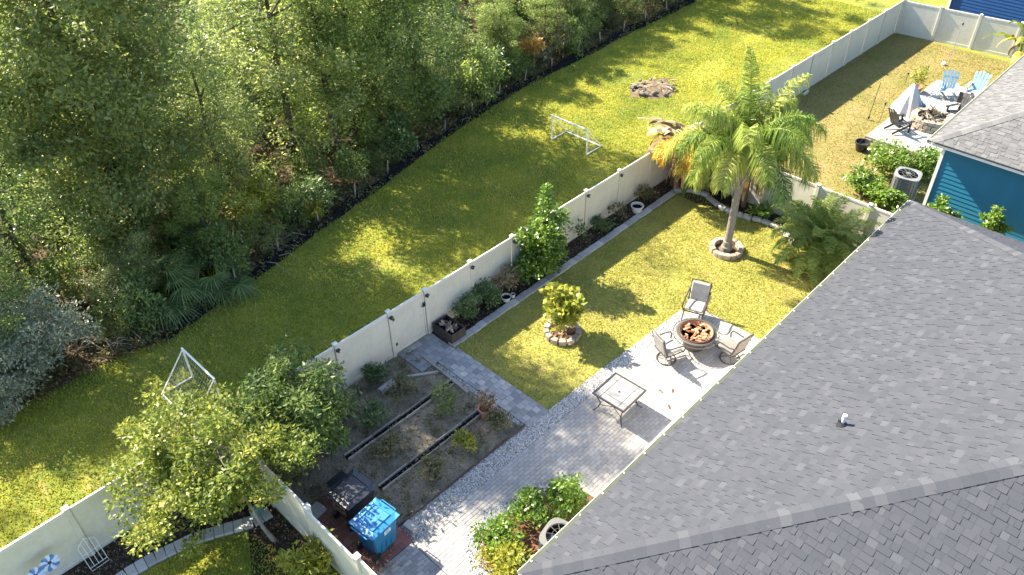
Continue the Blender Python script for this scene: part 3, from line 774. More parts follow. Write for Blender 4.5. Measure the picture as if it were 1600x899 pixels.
def along(path, step):
    out = []; rem = 0
    for (a, b), (c_, d) in zip(path[:-1], path[1:]):
        L = math.hypot(c_ - a, d - b); t = rem
        while t < L:
            out.append((a + (c_ - a) * t / L, b + (d - b) * t / L, math.atan2(d - b, c_ - a))); t += step
        rem = t - L
    return out
for i, (x, y, a) in enumerate(along(cp, .36)):
    me = cached(('bc', i % 4), lambda: piece_mesh(.34, .2, .16, .45 + .15 * (i % 4), M['stone_grey'], .03))
    link('edging_stone', me, BC, (x - 16, y + 4, rnd.uniform(-.01, .01)), (rnd.uniform(-.05, .05), rnd.uniform(-.05, .05), a + rnd.uniform(-.08, .08)))
BD = thing('stone_edging', 'curving row of flat stones edging the mulch bed at the lower left', 'edging', (-5.5, -1.5, 0))
cp = [(-10.2, -1.5), (-8.6, -1.28), (-7.26, -1.19), (-6.64, -1.25), (-5.75, -1.45), (-5.04, -1.77), (-4.4, -2.1), (-3.95, -2.18)]
for i, (x, y, a) in enumerate(along(cp, .235)):
    me = cached(('bd', i % 5), lambda: piece_mesh(.225, .34, .09, .2 + .17 * (i % 5), M['stone_grey'], .014))
    link('edging_stone', me, BD, (x + 5.5, y + 1.5, rnd.uniform(-.004, .01)), (rnd.uniform(-.02, .02), rnd.uniform(-.02, .02), a + rnd.uniform(-.05, .05)))
# round stone rings
def stone_ring(label, cx, cy, R_, n, w, h, mat, rows=1):
    root = thing('stone_ring', label, 'stone ring', (cx, cy, 0))
    for r in range(rows):
        for i in range(n):
            a = 2 * PI * (i + .5 * r) / n + rnd.uniform(-.03, .03)
            me = cached(('ring', mat.name, R_, i % 5), lambda: wedge_mesh(R_, n, w, h, .1 + .2 * (i % 5), mat))
            link('stone', me, root, (0, 0, r * h + rnd.uniform(-.006, .012)), (rnd.uniform(-.03, .03), rnd.uniform(-.03, .03), a))
    return root
def wedge_mesh(R_, n, w, h, tint, mat):
    m_ = MB(); da = PI / n * .95
    poly = [((R_ - w) * math.cos(-da), (R_ - w) * math.sin(-da)), (R_ * math.cos(-da), R_ * math.sin(-da)), (R_ * 1.01, 0), (R_ * math.cos(da), R_ * math.sin(da)), ((R_ - w) * math.cos(da), (R_ - w) * math.sin(da))]
    m_.prism(poly, 0, h, tint); return m_.mesh('stone', mat, .014)
stone_ring('pale stone ring around the foot of the tall palm', 13.62, -4.49, .60, 15, .17, .2, M['stone'])
stone_ring('pale stone ring around the round yellow green bush on the lawn', 6.25, -3.12, .60, 13, .19, .24, M['stone'])
def disc(name, cx, cy, r, z, mat, n=28, label=None):
    m_ = MB(); m_.lathe([(r, 0), (r * .6, .03), (0, .05)], n, (cx, cy, z)); o = m_.obj(name, mat); o['kind'] = 'structure'; return o
disc('palm_soil', 13.62, -4.49, .43, .02, M['litter'])
disc('bush_soil', 6.25, -3.12, .41, .10, M['mulch_red'])

# gravel strip (uncountable)
def gravel(name, label, P, size, mat, z=.03):
    n = len(P)
    base = np.array([[1, 0, 0], [-1, 0, 0], [0, 1, 0], [0, -1, 0], [0, 0, 1.]])
    F = [(0, 2, 4), (2, 1, 4), (1, 3, 4), (3, 0, 4)]
    s = size * (.6 + .8 * rng.random(n)); a = rng.random(n) * 2 * PI
    B = base[None] * (1 + .35 * rng.normal(size=(n, 5, 3)).clip(-1, 1))
    B *= np.stack([s, s * .8, s * .75], 1)[:, None, :]
    X = B[..., 0] * np.cos(a)[:, None] - B[..., 1] * np.sin(a)[:, None]; Y = B[..., 0] * np.sin(a)[:, None] + B[..., 1] * np.cos(a)[:, None]
    V = np.stack([X + P[:, :1], Y + P[:, 1:2], B[..., 2] + z + (P[:, 2:3] if P.shape[1] > 2 else 0)], 2)
    T = V[:, np.array(F).ravel()].reshape(-1, 3)
    t = rng.random(n); t = np.where(rng.random(n) < .10, t * .2, .35 + .65 * t)
    o = link(name, quad_mesh(name, T, mat, np.repeat(t, 4), 3)); props(o, label, 'gravel', kind='stuff'); return o
gx = rng.uniform(-2.0, 9.75, 9500)
gy = -5.49 + rng.random(9500) * np.interp(gx, [-2, 0, 3, 6, 9.75], [.60, .62, .50, .42, .26])
sheet('gravel_bed', [(-2.0, -5.49), (9.8, -5.49), (9.8, -5.25), (5.8, -5.06), (3.5, -5.0), (3.5, -5.07), (2.63, -5.07), (2.63, -4.88), (-2.0, -4.88)], .035, M['sand'])
gravel('gravel', 'white gravel strip along the edge of the paver patio', np.stack([gx, gy], 1), .027, M['gravel'])
g2 = []
for i in range(2600):
    t = rnd.random(); pth = [(-1.45, -8.6), (-1.4, -7.2), (-1.0, -6.62), (-.2, -6.42), (.7, -6.62), (1.6, -6.9), (2.1, -7.25)]
    k_ = min(int(t * 6), 5); f = t * 6 - k_; a, b = pth[k_], pth[k_ + 1]
    g2.append((a[0] + (b[0] - a[0]) * f + rnd.gauss(0, .09), a[1] + (b[1] - a[1]) * f + rnd.gauss(0, .09) + .06, .03))
gravel('gravel', 'loose white gravel around the shrub bed by the house corner', np.array(g2), .027, M['gravel'])
g3 = np.stack([rng.uniform(2.50, 2.64, 900), rng.uniform(-5.0, -1.3, 900)], 1)
gravel('gravel', 'thin line of white gravel beside the garden walk', g3, .022, M['gravel'], .02)

# ------------------------------------------------------------------ patio furniture
def rbox(name, mat, parent, c, d, rot=(0, 0, 0), bev=.03, smooth=False):
    m_ = MB(); m_.box((0, 0, 0), d); return m_.obj(name, mat, parent, c, rot, bev, smooth)
def arc(cx, cz, r, a0, a1, n, f):
    return [f(cx + r * math.cos(a0 + (a1 - a0) * i / n), cz + r * math.sin(a0 + (a1 - a0) * i / n)) for i in range(n + 1)]
def patio_chair(label, x, y, rz, ringbase, seatmat):
    c = thing('patio_chair', label, 'chair', (x, y, .05), rz, 'cushioned chairs around the fire table'); c.scale = (1.06, 1.12, 1.05)
    rbox('seat_cushion', seatmat, c, (.03, 0, .44), (.54, .52, .10), (0, -.06, 0), .035)
    rbox('back_cushion', seatmat, c, (-.30, 0, .76), (.10, .52, .62), (0, -.22, 0), .035)
    m_ = MB(); m_.tube([(-.20, -.27, .42), (-.27, -.27, .62), (-.40, -.27, 1.08), (-.42, 0, 1.10), (-.40, .27, 1.08), (-.27, .27, .62), (-.20, .27, .42)], .022, 6); m_.obj('back_frame', M['iron'], c)
    m_ = MB(); m_.tube([(-.24, -.27, .37), (.32, -.27, .40), (.32, .27, .40), (-.24, .27, .37)], .022, 6, closed=True); m_.obj('seat_frame', M['iron'], c)
    for s in (-1, 1):
        m_ = MB(); m_.tube([(-.34, s * .30, .78), (-.15, s * .315, .70), (.15, s * .32, .69), (.30, s * .32, .66), (.36, s * .32, .55), (.31, s * .29, .40)], .021, 6); m_.obj('arm', M['iron'], c)
    if ringbase:
        m_ = MB(); m_.tube([(.27 * math.cos(2 * PI * i / 20), .27 * math.sin(2 * PI * i / 20), .018) for i in range(20)], .016, 6, closed=True)
        for i in range(4):
            a = PI / 4 + i * PI / 2; m_.tube([(.27 * math.cos(a), .27 * math.sin(a), .018), (.12 * math.cos(a), .12 * math.sin(a), .10), (0, 0, .12)], .012, 5)
        m_.tube([(0, 0, .10), (0, 0, .38)], .03, 8); m_.obj('swivel_base', M['iron'], c)
    else:
        for s in (-1, 1):
            m_ = MB(); m_.tube([(.30, s * .27, .40), (.34, s * .28, .2), (.36, s * .29, .012)], .015, 6); m_.obj('leg', M['iron'], c)
            m_ = MB(); m_.tube([(-.22, s * .27, .38), (-.27, s * .28, .2), (-.36, s * .29, .012)], .015, 6); m_.obj('leg', M['iron'], c)
    return c
PX, PY = 8.60, -6.50
def face(x, y): return math.atan2(PY - y, PX - x)
patio_chair('dark framed chair with pale cushions between the fire table and the lawn', 9.78, -5.72, face(9.78, -5.72) - .25, False, M['cushion'])
patio_chair('chair with round swivel base, nearest the square table', 7.52, -6.22, face(7.52, -6.22) - .1, True, M['cushion'])
patio_chair('chair with tan sling seat between fire table and the dark roof', 8.86, -7.62, face(8.86, -7.62) - .40, True, M['sling'])
# fire table
ft = thing('fire_table', 'round dark fire table filled with rusty wood chunks', 'fire pit', (PX, PY, .05))
m_ = MB(); m_.lathe([(.30, 0), (.34, .03), (.40, .40), (.43, .46)], 28); m_.obj('base', M['bronze'], ft, smooth=True)
m_ = MB(); m_.lathe([(.50, .50), (.60, .52), (.625, .535), (.63, .555), (.60, .565), (.52, .57), (.505, .56), (.50, .50)], 40); m_.obj('rim', M['bronze'], ft, smooth=True)
m_ = MB(); m_.lathe([(0, .46), (.38, .47), (.48, .53), (.505, .60), (.515, .60), (.495, .50), (.38, .43), (0, .42)], 32); m_.obj('bowl', M['copper'], ft, smooth=True)
m_ = MB()
for r_, z_ in ((.70, .50), (.515, .615)): m_.tube([(r_ * math.cos(2 * PI * i / 36), r_ * math.sin(2 * PI * i / 36), z_) for i in range(36)], .014, 6, closed=True)
for i in range(6):
    a = 2 * PI * i / 6; m_.tube([(.70 * math.cos(a), .70 * math.sin(a), .50), (.6 * math.cos(a), .6 * math.sin(a), .44), (.40 * math.cos(a), .40 * math.sin(a), .42)], .010, 5)
m_.obj('ring_guard', M['bronze'], ft)
for i in range(46):
    a = rnd.random() * 2 * PI; r_ = .43 * math.sqrt(rnd.random()); q = MB()
    q.box((0, 0, 0), (rnd.uniform(.10, .24), rnd.uniform(.05, .11), rnd.uniform(.02, .045)), 0, rnd.random())
    q.obj('wood_chunk', M['rust'], ft, (r_ * math.cos(a), r_ * math.sin(a), .50 + rnd.uniform(0, .07)), (rnd.uniform(-.5, .5), rnd.uniform(-.5, .5), rnd.random() * PI), .012)
# square table
tb = thing('patio_table', 'square metal patio table with pale top alone on the pavers', 'table', (4.88, -6.42, .05), .03)
m_ = MB(); m_.box((0, 0, .70), (1.02, 1.02, .012)); top = m_.obj('table_top', M['table_top'], tb)
m_ = MB()
for s in (-1, 1): m_.box((0, s * .525, .70), (1.10, .05, .05)); m_.box((s * .525, 0, .70), (.05, 1.0, .05))
m_.obj('top_frame', M['iron'], tb, bevel=.008)
m_ = MB()
for s in (-1, 1): m_.box((0, s * .30, .708), (1.0, .012, .006)); m_.box((s * .30, 0, .7085), (.012, 1.0, .006))
m_.obj('trim_line', M['iron'], top)
m_ = MB(); m_.lathe([(.035, .706), (.035, .714), (.02, .714), (.02, .7065)], 14); m_.obj('umbrella_hole', M['iron'], top)
for sx in (-1, 1):
    for sy in (-1, 1):
        m_ = MB(); m_.tube([(sx * .49, sy * .49, .68), (sx * .42, sy * .42, .50), (sx * .36, sy * .36, .30), (sx * .40, sy * .40, .12), (sx * .50, sy * .50, .012)], .018, 6); m_.obj('leg', M['iron'], tb)
m_ = MB()
for s in (-1, 1):
    m_.tube([(s * .37, -.37, .22), (s * .22, 0, .27), (s * .37, .37, .22)], .012, 5)
m_.obj('stretcher', M['iron'], tb)
for i, (x, y, a) in enumerate(((6.55, -7.15, .4), (5.95, -7.45, .7), (6.3, -6.9, 1.2))):
    m_ = MB(); m_.box((0, 0, 0), (.14, .045, .006), 0, .3); m_.box((.02, .012, .006), (.09, .04, .006), .3, .2)
    props(m_.obj('dead_leaf', M['leaf_brown'], None, (x, y, .064), (0, .1, a)), ('curled brown leaf on the patio, %s' % ('nearest the fire table', 'nearest the roof edge', 'nearest the gravel')[(0, 1, 2)[i]]), 'leaf', 'dead leaves on the patio')

# ------------------------------------------------------------------ wheeled bins
def cart(name, label, x, y, rz, mat, lidmat, w=.74, d=.80, h=1.02):
    c = thing(name, label, 'bin', (x, y, .05), rz)
    m_ = MB(); m_.box((0, 0, h / 2 + .04), (d, w, h - .06), 0, .5, None, .76)
    m_.box((.03, 0, h + .0), (d + .04, w + .04, .05)); m_.obj('body', mat, c, bevel=.035)
    m_ = MB()
    n = 5
    vs = []
    for i in range(n + 1):
        for j in range(n + 1):
            u_, v_ = i / n * 2 - 1, j / n * 2 - 1
            vs.append((u_ * (d / 2 + .05), v_ * (w / 2 + .04), h + .045 + .03 * (1 - u_ ** 4) * (1 - v_ ** 4) - (.015 if abs(u_) > .9 or abs(v_) > .9 else 0)))
    fs = [(i * (n + 1) + j, (i + 1) * (n + 1) + j, (i + 1) * (n + 1) + j + 1, i * (n + 1) + j + 1) for i in range(n) for j in range(n)]
    b = len(vs); vs += [(v[0], v[1], h + .028) for v in vs]
    rim_ = [i for i in range(n)] + [(n) + k * (n + 1) for k in range(n)] + [(n + 1) * (n + 1) - 1 - i for i in range(n)] + [n * (n + 1) - k * (n + 1) for k in range(n)]
    fs += [(rim_[(i + 1) % len(rim_)], rim_[i], rim_[i] + b, rim_[(i + 1) % len(rim_)] + b) for i in range(len(rim_))]
    m_.add(vs, fs); lid = m_.obj('lid', lidmat, c, smooth=False)
    m_ = MB(); zt_ = h + .077
    for s_ in (-1, 1): m_.box((0, s_ * w * .33, zt_), (d * .74, .025, .022)); m_.box((s_ * d * .36, 0, zt_ + .001), (.025, w * .64, .022))
    m_.box((-d * .06, 0, zt_ - .004), (d * .40, w * .34, .02)); m_.obj('lid_ridge', lidmat, lid, bevel=.008)
    m_ = MB()
    for s_ in (-1, 1):
        for q_ in (-.2, 0, .2): m_.box((q_ * d, s_ * w * .405, h * .42), (.03, .05, h * .55))
    m_.obj('body_rib', mat, c, bevel=.008)
    m_ = MB(); m_.tube([(-d / 2 - .02, -w * .36, h - .03), (-d / 2 - .10, -w * .36, h + .02), (-d / 2 - .10, w * .36, h + .02), (-d / 2 - .02, w * .36, h - .03)], .018, 6); m_.obj('handle', mat, c)
    m_ = MB(); m_.tube([(d / 2 + .05, -w * .32, h + .05), (d / 2 + .09, -w * .3, h + .04), (d / 2 + .09, w * .3, h + .04), (d / 2 + .05, w * .32, h + .05)], .016, 6); m_.obj('lid_lip', lidmat, lid)
    for s in (-1, 1):
        m_ = MB(); m_.lathe([(.02, -.03), (.13, -.03), (.14, 0), (.13, .03), (.05, .03), (.02, .02)], 18); wh = m_.obj('wheel', M['black'], c, (-d / 2 + .06, s * (w / 2 - .10), .14), (PI / 2, 0, 0))
    return c
bc = cart('wheeled_bin', 'blue wheeled bin with pale label, on the red paver pad', -2.61, -4.93, .10, M['cart_blue'], M['cart_blue'])
m_ = MB(); m_.box((.05, -.352, .80), (.20, .012, .13)); lb = m_.obj('label_plate', M['label_white'], bc, rot=(0, 0, 0))
m_ = MB()
for i_ in range(3): m_.box((.05 + (i_ - 1) * .0, -.3595, .835 - i_ * .035), (.13 - .03 * (i_ % 2), .003, .012))
m_.obj('label_print', M['cart_blue'], lb)
kc = cart('wheeled_bin', 'black wheeled bin dappled with light, behind the blue bin', -2.46, -3.83, .06, M['black_plastic'], M['black_plastic'], .80, .82, 1.0)
m_ = MB()
for y_ in (-.20, 0, .20): m_.box((-.435, y_, .72), (.03, .06, .26))
for z_ in (.61, .83): m_.box((-.434, 0, z_), (.032, .46, .05))
fp = m_.obj('pale_frame', M['chip'], kc, bevel=.006)
bx2 = thing('storage_crate', 'small dark crate beside the black bin', 'crate', (-2.3, -3.0, .05), .1)
m_ = MB(); m_.box((0, 0, .22), (.48, .40, .42), 0, .5, None, .9); m_.obj('body', M['black_plastic'], bx2, bevel=.02)
m_ = MB(); m_.box((0, 0, .45), (.53, .45, .05)); m_.obj('lid', M['black_plastic'], bx2, bevel=.015)
m_ = MB(); m_.box((0, 0, .03), (.42, .40, .06)); props(m_.obj('stepping_slab', M['concrete'], None, (-3.12, -3.02, .055), (0, 0, .12), .01), 'square concrete slab between the leaning fence and the black bin', 'slab')
m_ = MB(); m_.box((0, 0, .09), (.22, .36, .18)); props(m_.obj('concrete_block', M['concrete'], None, (-1.78, -5.15, .0), (0, 0, .1), .015), 'grey concrete block between the blue bin and the gravel', 'block')

# ------------------------------------------------------------------ vegetable plot
for i, (yy, lab) in enumerate(((-2.16, 'timber edged trench nearer the back fence in the vegetable plot'), (-3.63, 'timber edged trench nearer the patio in the vegetable plot'))):
    t = thing('bed_divider', lab, 'bed divider', (.45, yy, 0))
    for s in (-1, 1):
        for k in range(4):
            m_ = MB(); m_.box((0, 0, .05), (.98, .03, .10), 0, .3 + .7 * rnd.random()); m_.obj('edging_board', M['wood_grey'], t, (-1.5 + k * 1.0, s * .09 + rnd.uniform(-.012, .012), rnd.uniform(-.015, .01)), (0, rnd.uniform(-.012, .012), rnd.uniform(-.015, .015)), .006)
    m_ = MB(); m_.box((0, 0, .013), (4.0, .14, .012)); m_.obj('trench_strip', M['silt'], t)  # flat near-black strip laid in the gap between the board rows
m_ = MB(); m_.lathe([(.10, -.26), (.115, -.26), (.115, .26), (.10, .26), (.10, -.26)], 18); props(m_.obj('grey_pipe', M['concrete'], None, (.84, -.95, .125), (PI / 2, 0, -PI / 2 + .1)), 'short grey pipe lying in the vegetable plot near the fence', 'pipe')
m_ = MB(); m_.box((0, 0, .05), (.10, 2.1, .10)); props(m_.obj('timber_edge', M['wood_grey'], None, (2.44, -1.75, .0), (0, 0, -.05), .008), 'weathered timber edging board beside the garden walk', 'board')
m_ = MB(); m_.box((0, 0, .03), (1.0, .09, .06), 0, .8); props(m_.obj('timber_edge', M['wood_grey'], None, (1.95, -1.25, .01), (0, 0, -.6), .006), 'pale loose board lying near the gate pad', 'board')
m_ = MB(); m_.box((0, 0, .06), (4.6, .03, .12), 0, .3); props(m_.obj('timber_edge', M['wood_dark'], None, (.32, -4.895, .0), (0, 0, 0), .005), 'dark timber edging between vegetable plot and gravel strip', 'board')

def pot_mesh(r, h, mat, name='pot', rim=.02):
    m_ = MB(); m_.lathe([(r * .68, 0), (r * .94, h * .82), (r * 1.04, h * .83), (r * 1.06, h), (r * .92, h), (r * .84, h * .62), (0, h * .60)], 22); return m_.mesh(name, mat, smooth=False)
def leaves_obj(name, C, R_, per, L, asp, mat, parent, up=.5, droop=0.0, flat=.8, loc=(0, 0, 0)):
    V, t = clump_leaves(np.array(C, float), np.array(R_, float), per, L, asp, up, droop, flat)
    return link(name, quad_mesh(name, V, mat, t), parent, loc)
tp = thing('terracotta_pot', 'terracotta pot with a wilted plant between the garden beds and walk', 'potted plant', (2.12, -3.86, .02))
link('pot', pot_mesh(.22, .38, M['terracotta']), tp)
m_ = MB(); m_.lathe([(.19, .30), (0, .335)], 16); m_.obj('soil', M['mulch_red'], tp)
m_ = MB()
for i in range(6):
    a = i * 1.05; m_.tube([(0, 0, .3), (.06 * math.cos(a), .06 * math.sin(a), .55), (.16 * math.cos(a), .16 * math.sin(a), .78 + .1 * math.sin(i * 2))], [.014, .012, .007], 5)
m_.obj('stem', M['bark_pale'], tp)
leaves_obj('foliage', [(.16 * math.cos(i * 1.05), .16 * math.sin(i * 1.05), .76 + .1 * math.sin(i * 2)) for i in range(6)], [.13] * 6, 16, .13, .5, M['leaf_brown'], tp, droop=.5)
for (x, y, r, h, lab) in ((6.15, -.72, .17, .18, 'round white bowl pot on the paver border'), (6.42, -.78, .075, .15, 'tiny white pot beside the round white bowl'), (13.45, -.62, .24, .30, 'empty white pot on the flower bed near the palm')):
    p = thing('white_pot', lab, 'pot', (x, y, .085 if h < .2 else .02)); link('pot', pot_mesh(r, h, M['pot_white']), p)
    m_ = MB(); m_.lathe([(r * .86, h * .70), (0, h * .71)], 16); m_.obj('soil', M['silt'], p)
# dark planter box with driftwood
pl = thing('planter_box', 'dark wooden planter box full of driftwood beside the gate', 'planter', (3.76, -.50, .02), 0)
for (c_, d_) in (((0, -.46, .2), (.60, .03, .40)), ((0, .41, .2), (.60, .03, .40)), ((-.285, -.025, .2), (.03, .84, .40)), ((.285, -.025, .2), (.03, .84, .40))):
    m_ = MB(); m_.box(c_, d_); m_.obj('side_board', M['wood_dark'], pl, bevel=.006)
m_ = MB(); m_.box((0, -.025, .30), (.54, .82, .02)); m_.obj('soil', M['silt'], pl)
for i in range(22):
    q = MB(); L_ = rnd.uniform(.14, .34); q.tube([(-L_ / 2, 0, 0), (0, rnd.uniform(-.02, .02), .01), (L_ / 2, 0, 0)], [.022, .038, .016], 6, rnd.random())
    q.obj('driftwood', M['chip'], pl, (rnd.uniform(-.17, .17), rnd.uniform(-.32, .26), .34 + rnd.uniform(0, .08)), (rnd.uniform(-.4, .4), rnd.uniform(-.4, .4), rnd.random() * PI))

# ------------------------------------------------------------------ air conditioners
def condenser(label, x, y, r, h, z0, mat, sides=8, wrap=False):
    c = thing('air_conditioner', label, 'air conditioner', (x, y, z0), .2)
    m_ = MB(); m_.box((0, 0, .03), (r * 2.1, r * 2.1, .06)); m_.obj('pad', M['concrete'], c)
    n = 16
    def rp(k, a):  # rounded square outline
        q = 4; ca, sa = abs(math.cos(a)), abs(math.sin(a)); return k / ((ca ** q + sa ** q) ** (1 / q))
    m_ = MB(); n = 32
    for z_, k in ((0, 1),): pass
    vs = []; fs = []
    prof = [(r * .97, .06), (r * .97, h - .05), (r, h - .05), (r, h), (r * .80, h + .01), (r * .76, h - .02)]
    for k, z_ in prof:
        for j in range(n):
            a = 2 * PI * j / n; rr = rp(k, a) if k > r * .9 else k
            vs.append((rr * math.cos(a), rr * math.sin(a), z_))
    for i in range(len(prof) - 1):
        for j in range(n): fs.append((i * n + j, i * n + (j + 1) % n, (i + 1) * n + (j + 1) % n, (i + 1) * n + j))
    m_.add(vs, fs); m_.obj('casing', mat, c)
    m_ = MB()
    for j in range(n):
        a = 2 * PI * (j + .5) / n; rr = rp(r * .985, a); m_.box((rr * math.cos(a), rr * math.sin(a), h * .5), (.012, .012, h - .16), a)
    m_.obj('grille_bars', M['metal_pale'], c)
    m_ = MB(); m_.lathe([(r * .765, h - .16), (0, h - .16)], 24); m_.obj('fan_well', M['fan_dark'], c)
    for i in range(3):
        q = MB(); q.add([(.06, -.05, h - .11), (r * .68, -.13, h - .13), (r * .70, .13, h - .09), (.06, .06, h - .09)], [(0, 1, 2, 3)]); q.obj('fan_blade', M['fan_dark'], c, rot=(0, 0, i * 2 * PI / 3))
    m_ = MB()
    for j in range(10):
        a = 2 * PI * j / 10; m_.tube([(.05 * math.cos(a), .05 * math.sin(a), h + .015), (r * .79 * math.cos(a), r * .79 * math.sin(a), h + .004)], .0065, 4)
    m_.tube([(r * .45 * math.cos(2 * PI * i / 24), r * .45 * math.sin(2 * PI * i / 24), h + .012) for i in range(24)], .005, 4, closed=True)
    m_.lathe([(.085, h + .0), (.085, h + .03), (0, h + .035)], 14); m_.obj('top_guard', M['metal_pale'], c)
    return c
condenser('pale air conditioner half hidden under the dark roof edge', .20, -8.32, .43, .78, .06, M['metal_pale'])
condenser('grey air conditioner among green shrubs beside the blue house', 21.5, -7.50, .48, .95, .0, M['metal_grey'])

# ------------------------------------------------------------------ soccer goals
def goal(label, x, y0, y1, depth, h):
    g_ = thing('soccer_goal', label, 'goal', (x, (y0 + y1) / 2, 0)); w = (y1 - y0) / 2; r = .032
    m_ = MB(); m_.tube([(0, -w, 0), (0, -w, h)], r, 8); m_.obj('goal_post', M['trim'], g_)
    m_ = MB(); m_.tube([(0, w, 0), (0, w, h)], r, 8); m_.obj('goal_post', M['trim'], g_)
    m_ = MB(); m_.tube([(0, -w - r, h), (0, w + r, h)], r, 8); m_.obj('crossbar', M['trim'], g_)
    m_ = MB(); m_.tube([(0, -w, .035), (depth, -w, .035), (depth, w, .035), (0, w, .035)], r * .9, 8); m_.obj('ground_frame', M['trim'], g_)
    for s in (-1, 1):
        m_ = MB(); m_.tube([(0, s * w, h - .03), (depth, s * w, .06)], r * .6, 6); m_.obj('side_brace', M['trim'], g_)
    m_ = MB(); n = 15
    for i in range(n + 1):
        yy = -w + 2 * w * i / n; m_.tube([(0, yy, h), (depth * .55, yy, h * .40), (depth, yy, .05)], .0024, 3, cap=False)
    for j in range(1, 12):
        f = j / 12
        xx, zz = (f * 2 * depth * .55, h - f * 2 * h * .6) if f < .5 else (depth * (.55 + (f - .5) * 2 * .45), h * .4 - (f - .5) * 2 * (h * .4 - .05))
        m_.tube([(xx, -w, zz), (xx, w, zz)], .0024, 3, cap=False)
    for s in (-1, 1):
        for j in range(1, 8):
            f = j / 8; m_.tube([(depth * f, s * w, .05), (depth * f * .5, s * w, h * (1 - f) * .99 + .02)], .003, 3, cap=False)
    m_.obj('net', M['net'], g_)
    return g_
goal('white soccer goal in the sun near the fence, beside the dark shade', 15.52, 3.62, 5.62, .98, 1.2)
goal('white soccer goal half hidden behind the citrus tree', -2.86, 1.95, 3.74, -.98, 1.2)

# ------------------------------------------------------------------ silt fence
sf = thing('silt_fence', 'sagging black fabric silt fence along the forest edge', 'silt fence', (0, 0, 0))
path = [p for p in along([(a, b - .12) for a, b in SILT if a >= -4.0 and a <= 50], .35)]
m_ = MB(); vs = []; fs = []
for i, (x, y, a) in enumerate(path):
    ph = math.sin(i * .37) * .5 + .5 * math.sin(i * .91 + 2); hh = .32 + .08 * ph; sag = .16 * math.sin(i * .53)
    for (oy, oz) in ((-.17 + .05 * ph, .012), (-.07 + .03 * math.sin(i * 1.3), .05 + .04 * ph), (.0, .20), (.05 + sag * .4, hh * .7), (.02 + sag, hh), (.08 + sag, hh - .08)):
        vs.append((x, y + oy, oz))
for i in range(len(path) - 1):
    for j in range(5): fs.append((i * 6 + j, (i + 1) * 6 + j, (i + 1) * 6 + j + 1, i * 6 + j + 1))
m_.add(vs, fs); m_.obj('fabric', M['silt'], sf)
st = MB(); st.box((0, 0, .36), (.045, .045, .80), 0, .6); stm = st.mesh('stake', M['wood_grey'], .004)
for i in range(3, len(path), 6):
    x, y, a = path[i]; link('stake', stm, sf, (x, y + .10, 0), (rnd.uniform(-.15, .15), rnd.uniform(-.15, .15), rnd.random()))

# ------------------------------------------------------------------ lower left garden
tr = thing('wire_trellis', 'small white wire trellis leaning on the fence at the lower left', 'trellis', (-7.6, -.40, .02), .03)
m_ = MB()
lean = lambda x, z: (x, .26 * z / .75, z)
for i in range(5):
    xx = -.21 + i * .105; m_.tube([lean(xx, 0), lean(xx, .62 + .15 * (1 - abs(i - 2) / 2))], .008, 5)
m_.tube([lean(-.21, .02), lean(.21, .02)], .009, 5); m_.tube([lean(-.21, .62), lean(-.105, .70), lean(0, .77), lean(.105, .70), lean(.21, .62)], .008, 5); m_.tube([lean(-.21, .40), lean(.21, .40)], .006, 5)
m_.obj('wire_frame', M['white_wire'], tr)
m_ = MB(); m_.tube([(-.21, 0, .02), (-.21, -.10, .02), (.21, -.10, .02), (.21, 0, .02)], .008, 5); m_.obj('foot', M['white_wire'], tr)
orn = thing('garden_spinner', 'blue metal garden spinner in front of the fence at the lower left', 'ornament', (-8.62, -.42, .0), .3); orn.scale = (1.45, 1.45, 1.0)
m_ = MB(); m_.tube([(0, 0, 0), (0, 0, 1.02)], .012, 6); m_.obj('stake', M['iron'], orn)
for sx in (-1, 1):
    hub = MB(); hub.lathe([(.03, -.015), (.03, .015), (0, .025)], 10); hub = hub.obj('rosette', M['iron'], orn, (sx * .13, -.04, 1.02), (.75, sx * -.25, 0))
    for i in range(11):
        q = MB(); q.add([(.02, 0, .0), (.07, -.035, .012), (.125, -.04, .03), (.155, 0, .02), (.125, .035, .0), (.07, .028, .0)], [(0, 1, 2, 3, 4, 5)], rnd.random())
        q.obj('petal', M['ornament'] if i % 2 else M['label_white'], hub, (0, 0, .01), (0, 0, 2 * PI * i / 11))
m_ = MB(); m_.box((0, 0, .11), (.30, .22, .22), 0, .5, None, .9); props(m_.obj('green_bucket', M['green_box'], None, (-4.2, -2.02, .09), (0, 0, .3), .02), 'small green bin standing on the stone edging by the trunk', 'bucket')

